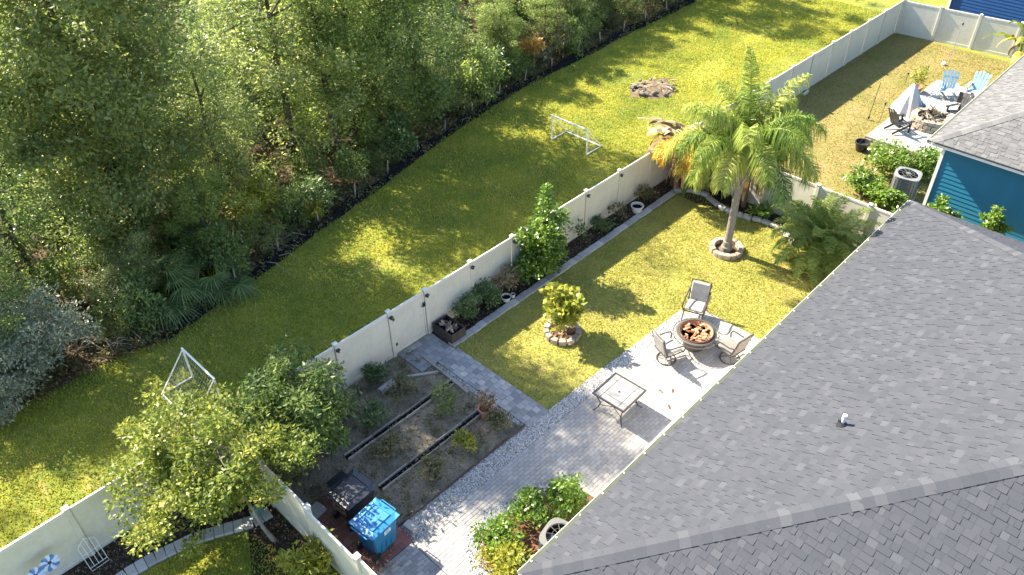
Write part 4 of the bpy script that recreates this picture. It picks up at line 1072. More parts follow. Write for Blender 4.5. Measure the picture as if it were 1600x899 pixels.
# ------------------------------------------------------------------ palms
def frond(P0, az, el, L, curve, n, ll, lw=.03, plume=.5, hang=.6, tint=.5, start=.18):
    """leaflet quads and rachis path of one feather frond"""
    P0 = np.array(P0, float); pts = []; d_el = el; p = P0.copy(); step = L / 24
    path = [p.copy()]; dirs = []
    for i in range(24):
        d = np.array([math.cos(az) * math.cos(d_el), math.sin(az) * math.cos(d_el), math.sin(d_el)])
        p = p + d * step; path.append(p.copy()); dirs.append(d); d_el -= curve / 24 * (.5 + 1.2 * i / 24)
    path = np.array(path); dirs.append(dirs[-1]); dirs = np.array(dirs)
    s = np.linspace(start, .995, n); f = s * 24; i0 = np.minimum(f.astype(int), 23); fr = (f - i0)[:, None]
    C = path[i0] * (1 - fr) + path[i0 + 1] * fr; D = dirs[i0]
    side = np.array([-math.sin(az), math.cos(az), 0.])
    V = []; T = []
    for sg in (-1, 1):
        upv = np.cross(D, np.broadcast_to(side, D.shape)); upv = unit(upv); upv *= np.sign(upv[:, 2:3] + 1e-6)
        o = sg * side[None] * 1.0 + D * .55 + upv * (plume * rng.normal(size=(n, 1)) * .6 + .1) + .1 * rng.normal(size=(n, 3))
        o = unit(o); prof = np.sin(PI * (.12 + .82 * s)) ** .7
        l = ll * prof * (.85 + .3 * rng.random(n)); l = l[:, None]
        w = np.cross(o, upv + .5 * rng.normal(size=(n, 3))); w = unit(w) * lw * .5
        A = C; B = C + o * l * .55 - np.array([0, 0, 1]) * l * .12 * hang; E_ = C + o * l * .85 - np.array([0, 0, 1]) * l * .62 * hang
        q1 = np.stack([A - w * .6, A + w * .6, B + w, B - w], 1); q2 = np.stack([B - w, B + w, E_ + w * .15, E_ - w * .15], 1)
        V += [q1.reshape(-1, 3), q2.reshape(-1, 3)]; t = np.clip(tint + .5 * (rng.random(n) - .5), 0, 1); T += [t, t]
    return np.concatenate(V), np.concatenate(T), path

def palm(name, label, loc, specs, mat, rachis_mat, base_h, cat='palm', rr=.02):
    o = thing(name, label, cat, loc)
    for sp in specs:
        V, T, path = frond((0, 0, base_h), *sp)
        fo = link('frond', quad_mesh('frond', V, mat, T), o)
        m_ = MB(); m_.tube([tuple(p) for p in path[::3]], [rr * (1 - .8 * i / 8) for i in range(len(path[::3]))], 5); m_.obj('rachis', rachis_mat, fo)
    return o
green_stem = M['leaf_yellow']
specs = []
for i in range(25):
    az = i * 2.399 + .3; k = i / 24
    el = 1.46 - .85 * k + rnd.uniform(-.1, .1)
    specs.append((az, el, rnd.uniform(2.7, 3.3), 1.45 + 1.1 * k, 160, .66, .026, 1.0, 1.45, .3 + .6 * rnd.random()))
specs.append((.75, 1.42, 3.5, .75, 140, .60, .028, 1.0, 1.2, .7)); specs.append((-.4, 1.3, 3.3, 1.0, 140, .62, .028, 1.0, 1.3, .75))
pq = palm('palm_tree', 'tall feathery palm with pale ringed trunk in the stone ring', (13.62, -4.49, .02), specs, M['leaf_palm'], green_stem, 3.9, 'palm', .03)
m_ = MB(); zs = 0; prof = []
for i in range(15):
    z_ = i * .22; r_ = (.20 if i == 0 else .165 if i == 1 else .145 - .002 * i)
    prof += [(r_, z_), (r_ * 1.0, z_ + .19), (r_ * .93, z_ + .205)]
for i in range(len(prof) - 1): pass
tk = MB(); n = 14
vs = []
for r_, z_ in prof:
    for j in range(n): vs.append((r_ * math.cos(2 * PI * j / n) + .02 * math.sin(z_ * 1.3), r_ * math.sin(2 * PI * j / n) - .03 * z_ * .3, z_))
for i in range(len(prof) - 1): tk.add([], [])
fs = [(i * n + j, i * n + (j + 1) % n, (i + 1) * n + (j + 1) % n, (i + 1) * n + j) for i in range(len(prof) - 1) for j in range(n)]
tk.add(vs, fs, .5); tk.obj('trunk', M['palm_trunk'], pq)
m_ = MB(); m_.lathe([(.12, 3.15), (.17, 3.3), (.15, 3.7), (.09, 4.15), (.03, 4.5)], 12, (.02, -.035, 0)); m_.obj('crownshaft', M['leaf_palm'], pq, smooth=True)
m_ = MB()
for i in range(9):
    a = i * .7; m_.tube([(.13 * math.cos(a), .13 * math.sin(a) - .03, 2.2 + .1 * i), (.22 * math.cos(a), .22 * math.sin(a) - .03, 2.4 + .1 * i), (.27 * math.cos(a), .27 * math.sin(a) - .03, 2.55 + .1 * i)], [.03, .025, .012], 5)
m_.obj('leaf_stub', M['bark_pale'], pq)

specs = []
for i in range(52):
    az = i * 2.399; k = i / 51
    specs.append((az, 1.30 - 1.15 * k + rnd.uniform(-.08, .08), rnd.uniform(1.7, 2.4), 1.3 + .4 * k, 100, .36, .02, .25, .25, .15 + .6 * rnd.random(), .10))
cy = palm('cycad_palm', 'low feathery green cycad palm against the dark roof edge', (15.25, -7.15, .02), specs, M['leaf_cycad'], green_stem, .75, 'palm', .012)
m_ = MB(); m_.lathe([(.16, 0), (.2, .2), (.18, .55), (.1, .8)], 12); m_.obj('trunk', M['bark'], cy)

# saw palmetto / fan palm at the forest edge
def fan_palm(name, label, loc, nfan, R_, h, mat):
    o = thing(name, label, 'palm', loc)
    for i in range(nfan):
        az = i * 2.399 + rnd.uniform(-.2, .2); el = rnd.uniform(.15, 1.25); L = rnd.uniform(.5, 1.0) * h
        c_ = np.array([math.cos(az) * math.cos(el) * L, math.sin(az) * math.cos(el) * L, .2 + math.sin(el) * L])
        d = unit(np.array([[math.cos(az), math.sin(az), .3 - .6 * (1.2 - el)]]))[0]; sd = unit(np.cross(d, [0, 0, 1.])[None])[0]
        V = []; T = []
        for j in range(26):
            a = (j / 25 - .5) * 3.6; dd = d * math.cos(a) + sd * math.sin(a); l = R_ * (.75 + .25 * math.cos(a)) * rnd.uniform(.9, 1.1)
            w = np.cross(dd, [0, 0, 1.]); w = w / max(np.linalg.norm(w), 1e-6) * .022
            e = c_ + dd * l - np.array([0, 0, .28 * l * l]); m2 = c_ + dd * l * .5 + np.array([0, 0, .02])
            V += [c_ - w * .3, c_ + w * .3, m2 + w, m2 - w, m2 - w, m2 + w, e + w * .1, e - w * .1]; t = rnd.random(); T += [t, t]
        fo = link('fan_leaf', quad_mesh('fan_leaf', np.array(V), mat, np.array(T)), o)
        m_ = MB(); m_.tube([(0, 0, .1), tuple(c_ * .55 + np.array([0, 0, .1])), tuple(c_)], [.016, .012, .008], 5); m_.obj('stalk', green_stem, fo)
    m_ = MB(); m_.lathe([(.18, 0), (.15, .3), (.05, .45)], 10); m_.obj('trunk', M['bark'], o)
    return o
fan_palm('fan_palm', 'dark green fan palm at the forest edge, larger one', (-1.9, 7.6, 0), 26, .95, 1.5, M['leaf_dark'])
fan_palm('fan_palm', 'dark green fan palm drooping over the lawn, smaller one', (-.2, 7.15, 0), 18, .85, 1.2, M['leaf_dark'])

# dead banana clumps and dying golden palm in the corner
def hanging_leaves(o, n, r0, z0, L, mat, wid=.22, out=.5, name='dead_leaf', azr=(0, 6.28), el0=.4, fall=1.6):
    for i in range(n):
        az = rnd.uniform(*azr); V = []; p = np.array([r0 * math.cos(az), r0 * math.sin(az), z0 + rnd.uniform(-.5, .3)]); el = el0 + rnd.uniform(-.3, .5)
        sd = np.array([-math.sin(az), math.cos(az), 0]); k = 8; l = L * rnd.uniform(.7, 1.2); w0 = wid * rnd.uniform(.5, 1.1); prev = None; T = []; t0 = rnd.random()
        for j in range(k + 1):
            w = w0 * math.sin(PI * (.08 + .86 * j / k)) * rnd.uniform(.75, 1.2); tw = rnd.uniform(-.3, .3)
            a_ = p - sd * w * .5 + np.array([0, 0, tw * w]); m2 = p + np.array([0, 0, .03]); b_ = p + sd * w * .5 - np.array([0, 0, tw * w])
            if prev is not None:
                V += [prev[0], prev[1], m2, a_, prev[1], prev[2], b_, m2]; t = min(1, max(0, t0 + rnd.uniform(-.25, .25))); T += [t, t]
            prev = (a_, m2, b_)
            d = np.array([math.cos(az) * math.cos(el), math.sin(az) * math.cos(el), math.sin(el)]); p = p + d * l / k; el = max(el - fall / k * (1 + .5 * rnd.random()), -1.5)
        link(name, quad_mesh(name, np.array(V), mat, np.array(T)), o)
bn = thing('banana_plant', 'dead banana clump with papery brown leaves at the fence corner', 'banana plant', (16.15, -.75, .02))
for i in range(6):
    a = i * 1.05; m_ = MB(); x_, y_ = .28 * math.cos(a), .28 * math.sin(a); m_.tube([(x_, y_, 0), (x_ * 1.1, y_ * 1.1, .9), (x_ * 1.3, y_ * 1.3, 1.9 + .2 * math.sin(i))], [.13, .11, .06], 8); m_.obj('stem', M['leaf_brown'], bn)
hanging_leaves(bn, 26, .25, 2.0, 1.7, M['leaf_brown'], .34, el0=.5, fall=2.2)
hanging_leaves(bn, 9, .15, 2.35, 1.9, M['leaf_dry'], .38, el0=.55, fall=1.0, azr=(1.2, 3.6))
hanging_leaves(bn, 5, .3, 1.6, 1.2, M['leaf_dark'], .40, name='green_leaf', azr=(3.6, 5.2), el0=.2, fall=2.2)
specs = [(az + rnd.uniform(-.15, .15), rnd.uniform(.25, .95), rnd.uniform(1.3, 2.3), rnd.uniform(2.0, 2.9), 62, .40, .034, .9, .95, .2 + .7 * rnd.random()) for az in (2.2, 2.6, 2.9, 3.1, 3.4, 3.7, 3.9, 4.2, 4.5, 4.7, 5.0, 5.3, 5.6)]
palm('golden_palm', 'dying golden yellow palm fronds drooping over the dead banana clump', (15.65, -1.2, .02), specs, M['leaf_gold'], M['leaf_gold'], 2.1, 'palm', .018)
hanging_leaves(bpy.data.objects['golden_palm'], 10, .3, 1.9, 1.3, M['leaf_brown'], .16, el0=.1, fall=2.2, azr=(2.2, 5.6)); hanging_leaves(bpy.data.objects['golden_palm'], 7, .3, 1.7, 1.2, M['leaf_orange'], .14, el0=.1, fall=2.2, azr=(2.2, 5.6))
b2 = thing('banana_plant', 'brown skirted banana clump behind the tall palm trunk', 'banana plant', (16.55, -3.2, .02))
for i in range(4):
    a = i * 1.57; m_ = MB(); x_, y_ = .2 * math.cos(a), .2 * math.sin(a); m_.tube([(x_, y_, 0), (x_, y_, 1.2), (x_ * 1.3, y_ * 1.3, 2.2)], [.12, .11, .07], 8); m_.obj('stem', M['leaf_brown'], b2)
hanging_leaves(b2, 30, .22, 2.1, 1.5, M['leaf_brown'], .20, el0=-.2, fall=2.0)
hanging_leaves(b2, 7, .2, 2.3, 1.9, M['leaf_palm'], .42, name='green_leaf', el0=.9, fall=1.6)
hanging_leaves(b2, 8, .2, 1.9, 1.8, M['leaf_dry'], .12, name='dry_leaf', azr=(-1.6, .2), el0=.5, fall=1.9)
b3 = thing('banana_plant', 'yellow green banana plant behind the pale roof at the right edge', 'banana plant', (35.0, -7.2, .0))
for i in range(3):
    a = i * 2.1; m_ = MB(); x_, y_ = .2 * math.cos(a), .2 * math.sin(a); m_.tube([(x_, y_, 0), (x_, y_, 1.0), (x_ * 1.3, y_ * 1.3, 2.0)], [.12, .11, .06], 8); m_.obj('stem', M['leaf_yellow'], b3)
hanging_leaves(b3, 10, .15, 2.1, 2.2, M['leaf_yellow'], .50, name='green_leaf', el0=.7, fall=1.5)
hanging_leaves(b3, 5, .15, 1.9, 1.8, M['leaf_gold'], .36, name='yellow_leaf', el0=.4, fall=1.8, azr=(2, 5))
hanging_leaves(b3, 4, .2, 1.6, 1.2, M['leaf_brown'], .30, name='dead_leaf', el0=.2, fall=1.8)

# ------------------------------------------------------------------ garden trees and shrubs
tm = tree_meshes('citrus', 3.9, 2.25, 2.25, 2.1, 1.4, 128, .40, 200, .10, .52, M['leaf_citrus'], M['bark_pale'], .055, 9, .3, .5, (-.35, 1.5))
put_tree('citrus_tree', tm, 'broad yellow green citrus tree overhanging the fence at the lower left', 'tree', (-4.3, -2.95, .02))
tm = tree_meshes('darktree', 3.2, 2.0, 1.5, 1.5, 1.2, 95, .44, 170, .14, .34, M['leaf_fruit'], M['bark'], .09, 7, .3, .35, (-.1, .2), .35)
put_tree('fruit_tree', tm, 'dark green long leaved tree right of the citrus tree', 'tree', (-2.15, -1.5, .01))
tm = tree_meshes('tallshrub', 3.5, 1.35, .85, .80, 1.15, 60, .34, 150, .11, .55, M['leaf_shrub'], M['bark'], .06, 7, .25, .6)
ts = put_tree('tall_shrub', tm, 'tall bright green shrub rising above the back fence', 'shrub', (7.95, -.62, .02))
V, T = clump_leaves(np.array([[.30, .12, 2.4], [.36, .12, 2.75], [.34, .10, 3.05], [.40, .1, 3.35], [.2, .1, 2.2], [-.5, .2, 1.9], [.75, -.2, 2.2]]), np.array([.38, .33, .28, .16, .4, .38, .26]), 190, .11, .55)
link('crown', quad_mesh('crown', V, M['leaf_shrub'], T), ts)
tm = tree_meshes('ringbush', 1.8, 1.12, .60, .60, .55, 34, .22, 60, .17, .62, M['leaf_yellow'], M['bark_pale'], .035, 7, .3, .5)
put_tree('round_bush', tm, 'round yellow green bush in a stone ring on the lawn', 'bush', (6.25, -3.12, .10), trunk='stem', crown='foliage')
for i in range(30):
    a = rnd.random() * 2 * PI; r_ = .38 * math.sqrt(rnd.random()); q = None
chips = np.stack([rng.normal(6.25, .2, 260), rng.normal(-3.12, .2, 260), np.full(260, .14)], 1)
o = link('leaf_litter', quad_mesh('leaf_litter', leaf_quads(chips + rng.normal(size=chips.shape) * .02, .14, .07, 1.5), M['leaf_brown'], rng.random(260))); props(o, 'dry brown leaves inside the round bush stone ring', 'leaves', kind='stuff')

def bush(name, label, loc, r, h, L, mat, n=22, per=60, asp=.55, stem=.02, group=None, key=None, rz=0.0, up=.5, droop=0.0, cat='shrub', bark='bark'):
    me = cached(key, lambda: tree_meshes(name, h, h * .56, r, r, h * .42, n, r * .42, per, L, asp, M[mat], M[bark], stem, 6, .3, up, (0, 0), droop)) if key else tree_meshes(name, h, h * .56, r, r, h * .42, n, r * .42, per, L, asp, M[mat], M[bark], stem, 6, .3, up, (0, 0), droop)
    return put_tree(name, me, label, cat, loc, rz, group=group, trunk='stem', crown='foliage')
bush('green_shrub', 'dark topped green shrub nearest the gravel edge at the house corner', (-.70, -7.12, .05), .50, .80, .09, 'leaf_shrub', 26, 70)
bush('green_shrub', 'green shrub between the two other shrubs above the air conditioner', (.45, -7.12, .05), .48, .85, .09, 'leaf_shrub', 22, 70)
bush('green_shrub', 'tallest bright shrub touching the roof edge above the air conditioner', (1.2, -7.62, .05), .50, 1.05, .09, 'leaf_shrub', 34, 80)
bush('yellow_shrub', 'yellowish grassy shrub at the bottom edge by the house corner', (-1.05, -7.72, .05), .55, .75, .11, 'leaf_yellow', 24, 60, .35)
bush('green_shrub', 'low green shrub hiding behind the roof corner at the bottom edge', (-.55, -8.45, .05), .42, .7, .09, 'leaf_shrub', 18, 60)
bush('yellow_bush', 'bright yellow green bush below the leaning fence at the bottom', (-4.35, -4.45, .02), .62, 1.0, .16, 'leaf_yellow', 26, 55, .35)
bush('rose_bush', 'leafy green bush behind the planter box', (4.75, -.42, .02), .45, .95, .08, 'leaf_dark', 24, 60)
bush('rose_bush', 'sprawling green bush along the fence left of the dry bush', (5.55, -.42, .02), .48, 1.05, .08, 'leaf_dark', 26, 60)
bush('dry_bush', 'pale straw coloured dry bush left of the tall shrub', (6.55, -.42, .02), .45, 1.1, .09, 'leaf_dry', 24, 60, .4)
bush('green_bush', 'dark bush at the foot of the tall shrub', (7.3, -.50, .02), .4, .7, .09, 'leaf_dark', 18, 60)
bush('rose_bush', 'thin leggy bush against the fence right of the tall shrub', (10.35, -.42, .02), .33, 1.15, .10, 'leaf_dark', 9, 20)
bush('ground_shrub', 'low dark shrub between leggy bush and white pot', (11.5, -.42, .02), .42, .5, .08, 'leaf_dark', 16, 50)
bush('rose_bush', 'scrawny brownish bush left of the empty white pot', (12.55, -.40, .02), .38, .85, .08, 'leaf_weed', 16, 24)
bush('dry_bush', 'dry brownish flower clump right of the empty white pot', (14.2, -.42, .02), .42, .6, .08, 'leaf_weed', 16, 40)
bush('ground_shrub', 'green clump in front of the brown banana skirt', (16.3, -4.3, .02), .4, .6, .16, 'leaf_shrub', 14, 30, .4)
bush('ground_shrub', 'green clump against the short fence behind the cycad', (16.5, -5.4, .02), .4, .9, .13, 'leaf_palm', 14, 36, .4)
bush('straw_plant', 'dry straw clump at the foot of the cycad', (14.75, -7.3, .02), .35, .5, .18, 'leaf_dry', 10, 26, .25)
bush('corner_shrub', 'leafy shrub against the short fence between the banana clumps', (16.4, -2.1, .02), .55, 1.5, .15, 'leaf_olive', 24, 45, .4)
bush('corner_shrub', 'tall leafy shrub hiding the short fence behind the cycad', (16.45, -6.3, .02), .55, 1.7, .15, 'leaf_palm', 26, 45, .35)
# vegetable plot plants
for (x, y, r, h, m2, lab) in ((.95, -1.45, .42, .75, 'leaf_weed', 'straggly grey green plant in the bed below the grey pipe'), (1.45, -2.85, .50, .85, 'leaf_olive', 'pale leaved bush in the middle of the vegetable plot'), (-.2, -1.7, .40, .5, 'leaf_dark', 'low dark plant beside the far trench in the vegetable plot'), (-.6, -2.95, .38, .35, 'leaf_weed', 'weedy patch between the two trenches'), (.9, -.45, .35, .55, 'leaf_dark', 'dark seedlings at the foot of the fence left of the gate'), (-.6, -.8, .45, .8, 'leaf_weed', 'weeds under the dark tree in the vegetable plot'), (2.05, -4.35, .30, .30, 'leaf_weed', 'dry tuft in front of the terracotta pot'), (-.3, -4.3, .38, .28, 'leaf_weed', 'flat weeds near the gravel strip in the vegetable plot'), (.9, -4.25, .30, .25, 'leaf_yellow', 'sunlit grassy weeds in the bed beside the gravel')):
    bush('garden_plant', lab, (x, y, .01), r, h, .085, m2, 18, 38, .5, .012, cat='plant')
# right neighbour's shrubs
for (x, y, r, h, lab) in ((22.6, -6.2, .9, 1.3, 'large bright shrub left of the grey air conditioner'), (23.2, -7.6, .75, 1.45, 'bright shrub behind the grey air conditioner'), (20.7, -6.3, .65, .9, 'bright shrub below left of the grey air conditioner'), (20.2, -7.4, .5, .8, 'small green shrub in front of the grey air conditioner'), (19.6, -9.6, .42, 1.5, 'leafy sprigs in front of the blue wall, at the sunlit patch'), (19.5, -11.2, .38, 1.9, 'leafy sprigs poking over the dark roof before the blue wall, right'), (19.2, -8.4, .45, .7, 'low shrub at the white corner board of the blue house')):
    bush('green_shrub', lab, (x, y, 0), r, h, .12, 'leaf_shrub', 30, 70)

# ------------------------------------------------------------------ right neighbour's fire pit terrace
paving('terrace', '', [(24.9, 32.6, -8.0, -4.45)], M['stone_grey'], .40, .55, .16, .5)
te = thing('timber_edging', 'low grey timber retaining edge of the fire pit terrace', 'edging', (24.84, -6.4, 0))
for i in range(2):
    for k in range(3):
        m_ = MB(); m_.box((0, 0, .045 + .09 * i), (.11, 1.3, .085), 0, rnd.random()); m_.obj('timber', M['wood_grey'], te, (rnd.uniform(-.02, .02) - .0, -1.3 + 1.31 * k, 0), (0, 0, rnd.uniform(-.02, .02)), .008)
stone_ring('pale stacked stone fire pit full of burnt branches on the terrace', 27.6, -6.05, .82, 16, .24, .16, M['stone'], 3)
fr_ = bpy.data.objects['stone_ring.002'] if 'stone_ring.002' in bpy.data.objects else None
if fr_: fr_.location.z = .16; fr_['category'] = 'fire pit'
bp = thing('branch_pile', 'heap of burnt grey branches in the stone fire pit', 'branches', (27.6, -6.05, .18))
for i in range(44):
    q = MB(); L_ = rnd.uniform(.4, 1.1); q.tube([(-L_ / 2, 0, 0), (-.1, .05, .03), (L_ / 2, -.03, 0)], [.03, .035, .014], 5)
    a = rnd.random() * 6.28; r_ = .45 * math.sqrt(rnd.random()); q.obj('branch', M['bark'] if i % 3 else M['bark_pale'], bp, (r_ * math.cos(a), r_ * math.sin(a), .35 + .35 * rnd.random() * (1 - r_)), (rnd.uniform(-.5, .5), rnd.uniform(-.6, .6), rnd.random() * PI))
def adirondack(label, x, y, rz, mat, z=.16):
    c = thing('adirondack_chair', label, 'chair', (x, y, z), rz, 'adirondack chairs on the terrace')
    for i in range(5):
        s = i - 2; m_ = MB(); m_.box((0, 0, .44), (.022, .105, .88 - .05 * abs(s))); m_.obj('back_slat', mat, c, (-.22, s * .112, .30 - .02 * abs(s)), (s * -.05, -.38, 0))
    for i in range(5):
        m_ = MB(); m_.box((0, 0, 0), (.10, .54, .022)); m_.obj('seat_slat', mat, c, (-.18 + i * .118, 0, .31 + i * .022))
    for s in (-1, 1):
        m_ = MB(); m_.box((0, 0, 0), (.74, .13, .024)); m_.obj('arm', mat, c, (.06, s * .35, .56))
        m_ = MB(); m_.box((0, 0, .27), (.09, .026, .55)); m_.obj('leg', mat, c, (.33, s * .30, 0))
        m_ = MB(); m_.box((0, 0, 0), (.95, .026, .10)); m_.obj('leg', mat, c, (-.06, s * .27, .21), (0, -.32, 0))
    m_ = MB(); m_.box((0, 0, 0), (.03, .62, .07)); m_.obj('back_rail', mat, c, (-.44, 0, .80))
    return c
TX, TY = 27.6, -6.05
adirondack('light blue adirondack chair beside the potted plant', 31.0, -5.45, math.atan2(TY + 5.45, TX - 31.0) + .15, M['adirondack_blue'])
adirondack('light blue adirondack chair nearest the pale roof edge', 31.75, -6.45, math.atan2(TY + 6.45, TX - 31.75) + .15, M['adirondack_blue'])
adirondack('black adirondack chair at the near corner of the terrace', 26.2, -5.25, math.atan2(TY + 5.25, TX - 26.2), M['black'])
adirondack('dark adirondack chair between fire pit and light blue chairs', 28.95, -6.7, math.atan2(TY + 6.7, TX - 28.95), M['black'])
# canvas cover draped over a chair like a tent
cl = thing('cooler_box', 'dark cooler box standing between the canvas cover and the fire pit', 'cooler', (28.75, -5.15, .16), .5)
m_ = MB(); m_.box((0, 0, .16), (.50, .32, .32), 0, .5, None, .92); m_.obj('body', M['black_plastic'], cl, bevel=.02)
m_ = MB(); m_.box((0, 0, .345), (.53, .35, .05)); m_.obj('lid', M['canvas_blue'], cl, bevel=.012)
m_ = MB(); m_.tube([(-.26, 0, .27), (-.30, 0, .36), (-.30, 0, .42), (.30, 0, .42), (.30, 0, .36), (.26, 0, .27)], .010, 5); m_.obj('handle', M['black'], cl)
tc_ = thing('canvas_cover', 'pale canvas cover draped like a tent beside the fire pit', 'cover', (28.3, -4.75, .16), .2)
def drape(R_, H_, lobes, seed, a0=0, a1=2 * PI, n=48, k=8):
    r2 = random.Random(seed); ph = r2.random() * 6; m_ = MB(); vs = []; fs = []
    for i in range(k + 1):
        f = i / k; rr = .05 + R_ * f ** .8; zz = H_ * (1 - f) ** 1.05
        for j in range(n + 1):
            a = a0 + (a1 - a0) * j / n; fold = 1 + .16 * f * math.sin(lobes * a + ph) + .06 * f * math.sin(lobes * 2.3 * a)
            vs.append((rr * fold * math.cos(a), rr * fold * math.sin(a), zz))
    for i in range(k):
        for j in range(n): fs.append((i * (n + 1) + j, (i + 1) * (n + 1) + j, (i + 1) * (n + 1) + j + 1, i * (n + 1) + j + 1))
    m_.add(vs, fs); return m_
drape(.62, 1.35, 9, 3).obj('canvas', M['canvas'], tc_, smooth=True)
drape(.60, 1.08, 7, 5, -1.9, 1.0).obj('blue_flap', M['canvas_blue'], tc_, (.10, -.06, .02), smooth=True)
pp = thing('potted_plant', 'small terracotta pot with a yellow green plant between the cover and blue chairs', 'potted plant', (30.6, -4.2, .0))
link('pot', pot_mesh(.28, .42, M['terracotta']), pp); leaves_obj('foliage', [(rnd.uniform(-.25, .25), rnd.uniform(-.25, .25), .55 + .75 * rnd.random()) for i in range(16)], [.18] * 16, 26, .12, .4, M['leaf_yellow'], pp)
bk = thing('black_bucket', 'black bucket on the dry lawn at the terrace corner', 'bucket', (23.75, -4.75, 0)); link('pot', pot_mesh(.30, .42, M['black']), bk)
m_ = MB(); m_.tube([(.32 * math.cos(PI * i / 10), .02, .40 + .16 * math.sin(PI * i / 10)) for i in range(11)], .008, 5); m_.obj('bail', M['iron'], bk)
def pole(label, x, y, h, tx, ty, mat, r=.014, tip=None):
    p = thing('garden_pole', label, 'pole', (x, y, 0)); m_ = MB(); m_.tube([(0, 0, 0), (tx, ty, h)], r, 6); m_.obj('rod', mat, p)
    m_ = MB(); m_.lathe([(.02, 0), (.045, .05), (.045, .13), (.015, .17)], 8, (tx, ty, h - .05) if tip else (tx * .1, ty * .1, .06)); m_.obj('lamp' if tip else 'socket', M['black'], p)
pole('black leaning pole on the dry lawn left of the canvas cover', 26.6, -3.75, 1.75, .25, .0, M['black'])
pole('short black stake light close to the canvas cover', 27.0, -4.15, .75, .06, 0, M['black'], .01, True)
pole('short dark stake light alone on the dry lawn', 31.6, -3.35, .45, .0, 0, M['black'], .01, True)
pole('tall thin pale pole near the far fence', 35.8, -3.9, 1.85, .05, .0, M['white_wire'], .016, True)
m_ = MB(); m_.tube([(31.6, -4.95, .3), (33.8, -4.4, 1.0), (35.83, -3.9, 1.8)], .008, 4); props(m_.obj('guy_rope', M['black']), 'thin dark rope from the tall pale pole to the terrace', 'rope')
m_ = MB(); m_.lathe([(0, 0), (.08, .02), (.11, .08), (.09, .15), (0, .19)], 12); props(m_.obj('ball', M['trim'], None, (34.9, -3.9, 0)), 'small white ball on the shaded grass by the far fence', 'ball')
m_ = MB(); m_.box((0, 0, .17), (.5, .4, .34)); props(m_.obj('side_table', M['wood_dark'], None, (31.0, -6.2, .16), (0, 0, .2), .02), 'low dark side table between the two light blue chairs', 'side table')

# ------------------------------------------------------------------ debris mound on the back lawn
dm = thing('debris_mound', 'heap of bare dirt, stones and branches on the sunny lawn', 'mound', (22.7, 5.35, 0))
m_ = MB(); vs = []; fs = []; n = 26; k = 7
for i in range(k + 1):
    f = i / k
    for j in range(n):
        a = 2 * PI * j / n; r_ = (1.15 + .15 * math.sin(3 * a) + .08 * math.sin(7 * a)) * f; vs.append((r_ * 1.15 * math.cos(a), r_ * .85 * math.sin(a), .15 * (1 - f * f) + rnd.uniform(-.02, .03)))
for i in range(k):
    for j in range(n): fs.append((i * n + j, (i + 1) * n + j, (i + 1) * n + (j + 1) % n, i * n + (j + 1) % n))
m_.add(vs, fs); m_.obj('dirt', M['bare'], dm, smooth=True)
for i in range(46):
    a = rnd.random() * 6.28; r_ = rnd.uniform(.4, 1.15); q = MB(); L_ = rnd.uniform(.15, .6)
    if i % 3: q.tube([(-L_ / 2, 0, 0), (0, .03, .02), (L_ / 2, 0, 0)], [.02, .03, .012], 5, rnd.random()); q.obj('branch', M['chip'], dm, (1.1 * r_ * math.cos(a), .85 * r_ * math.sin(a), .10 + .16 * rnd.random()), (rnd.uniform(-.4, .4), rnd.uniform(-.4, .4), rnd.random() * PI))
    else: q.box((0, 0, 0), (rnd.uniform(.14, .3), rnd.uniform(.12, .24), rnd.uniform(.08, .16)), 0, rnd.random()); q.obj('rock', M['rock_dark'], dm, (1.1 * r_ * math.cos(a), .85 * r_ * math.sin(a), .08 + .1 * rnd.random()), (rnd.uniform(-.4, .4), rnd.uniform(-.4, .4), rnd.random() * PI), .03)

# ------------------------------------------------------------------ the forest
def forest_variant(i, H, mat, bark, rx, L, n=80, per=215, asp=.5, inner=.25, lowz=.52, rzf=.47):
    return tree_meshes('forest%d' % i, H, H * lowz, rx, rx, H * rzf, n, rx * .27, per, L, asp, M[mat], M[bark], .15, 12, inner, .45, (rnd.uniform(-.4, .4), rnd.uniform(-.4, .4)), .1, .8, .15)
FV = [forest_variant(0, 10, 'leaf_forest', 'bark', 2.4, .115), forest_variant(1, 10, 'leaf_forest', 'bark', 2.0, .10), forest_variant(2, 10, 'leaf_olive', 'bark', 2.2, .11),
      forest_variant(3, 10, 'leaf_forest', 'bark_pale', 2.7, .12, 84, 220), forest_variant(4, 10, 'leaf_bright', 'bark', 1.9, .12, 80, 190)]
FV += [forest_variant(5, 14, 'leaf_forest', 'bark', 3.0, .12, 120, 230), forest_variant(6, 14, 'leaf_olive', 'bark_pale', 2.7, .115, 105, 220), forest_variant(7, 14, 'leaf_olive', 'bark', 2.6, .12, 230, 460)]
UV = [tree_meshes('under%d' % i, 2.0, 1.05, 1.0, 1.0, .85, 40, .34, 75, (.12, .10, .15, .11)[i], (.5, .45, .35, .4)[i], M[('leaf_forest', 'leaf_olive', 'leaf_dark', 'leaf_weed')[i]], M['bark'], .03, 8, .3, .4, cut=.1) for i in range(4)]
def hmax(x, y):
    if x < -9: return (y + 1.0) / 1.18
    if x < 1.6: return (y + 4.2) / 1.18
    if x < 14: return (y + 2.6) / 1.18
    if x < 16: return (y - 2.2) / 1.18
    if x < 29: return (y - 5.6) / 1.18
    return (y + 2.5) / 1.18
def in_view(x, y, zt):
    for z in (0, zt * .5, zt):
        p = Vector((x, y, z)) - CAM; d = p.dot(cf)
        if d > 0 and abs(p.dot(cr) / d) < .78 and abs(p.dot(cu) / d) < .5: return True
    return False
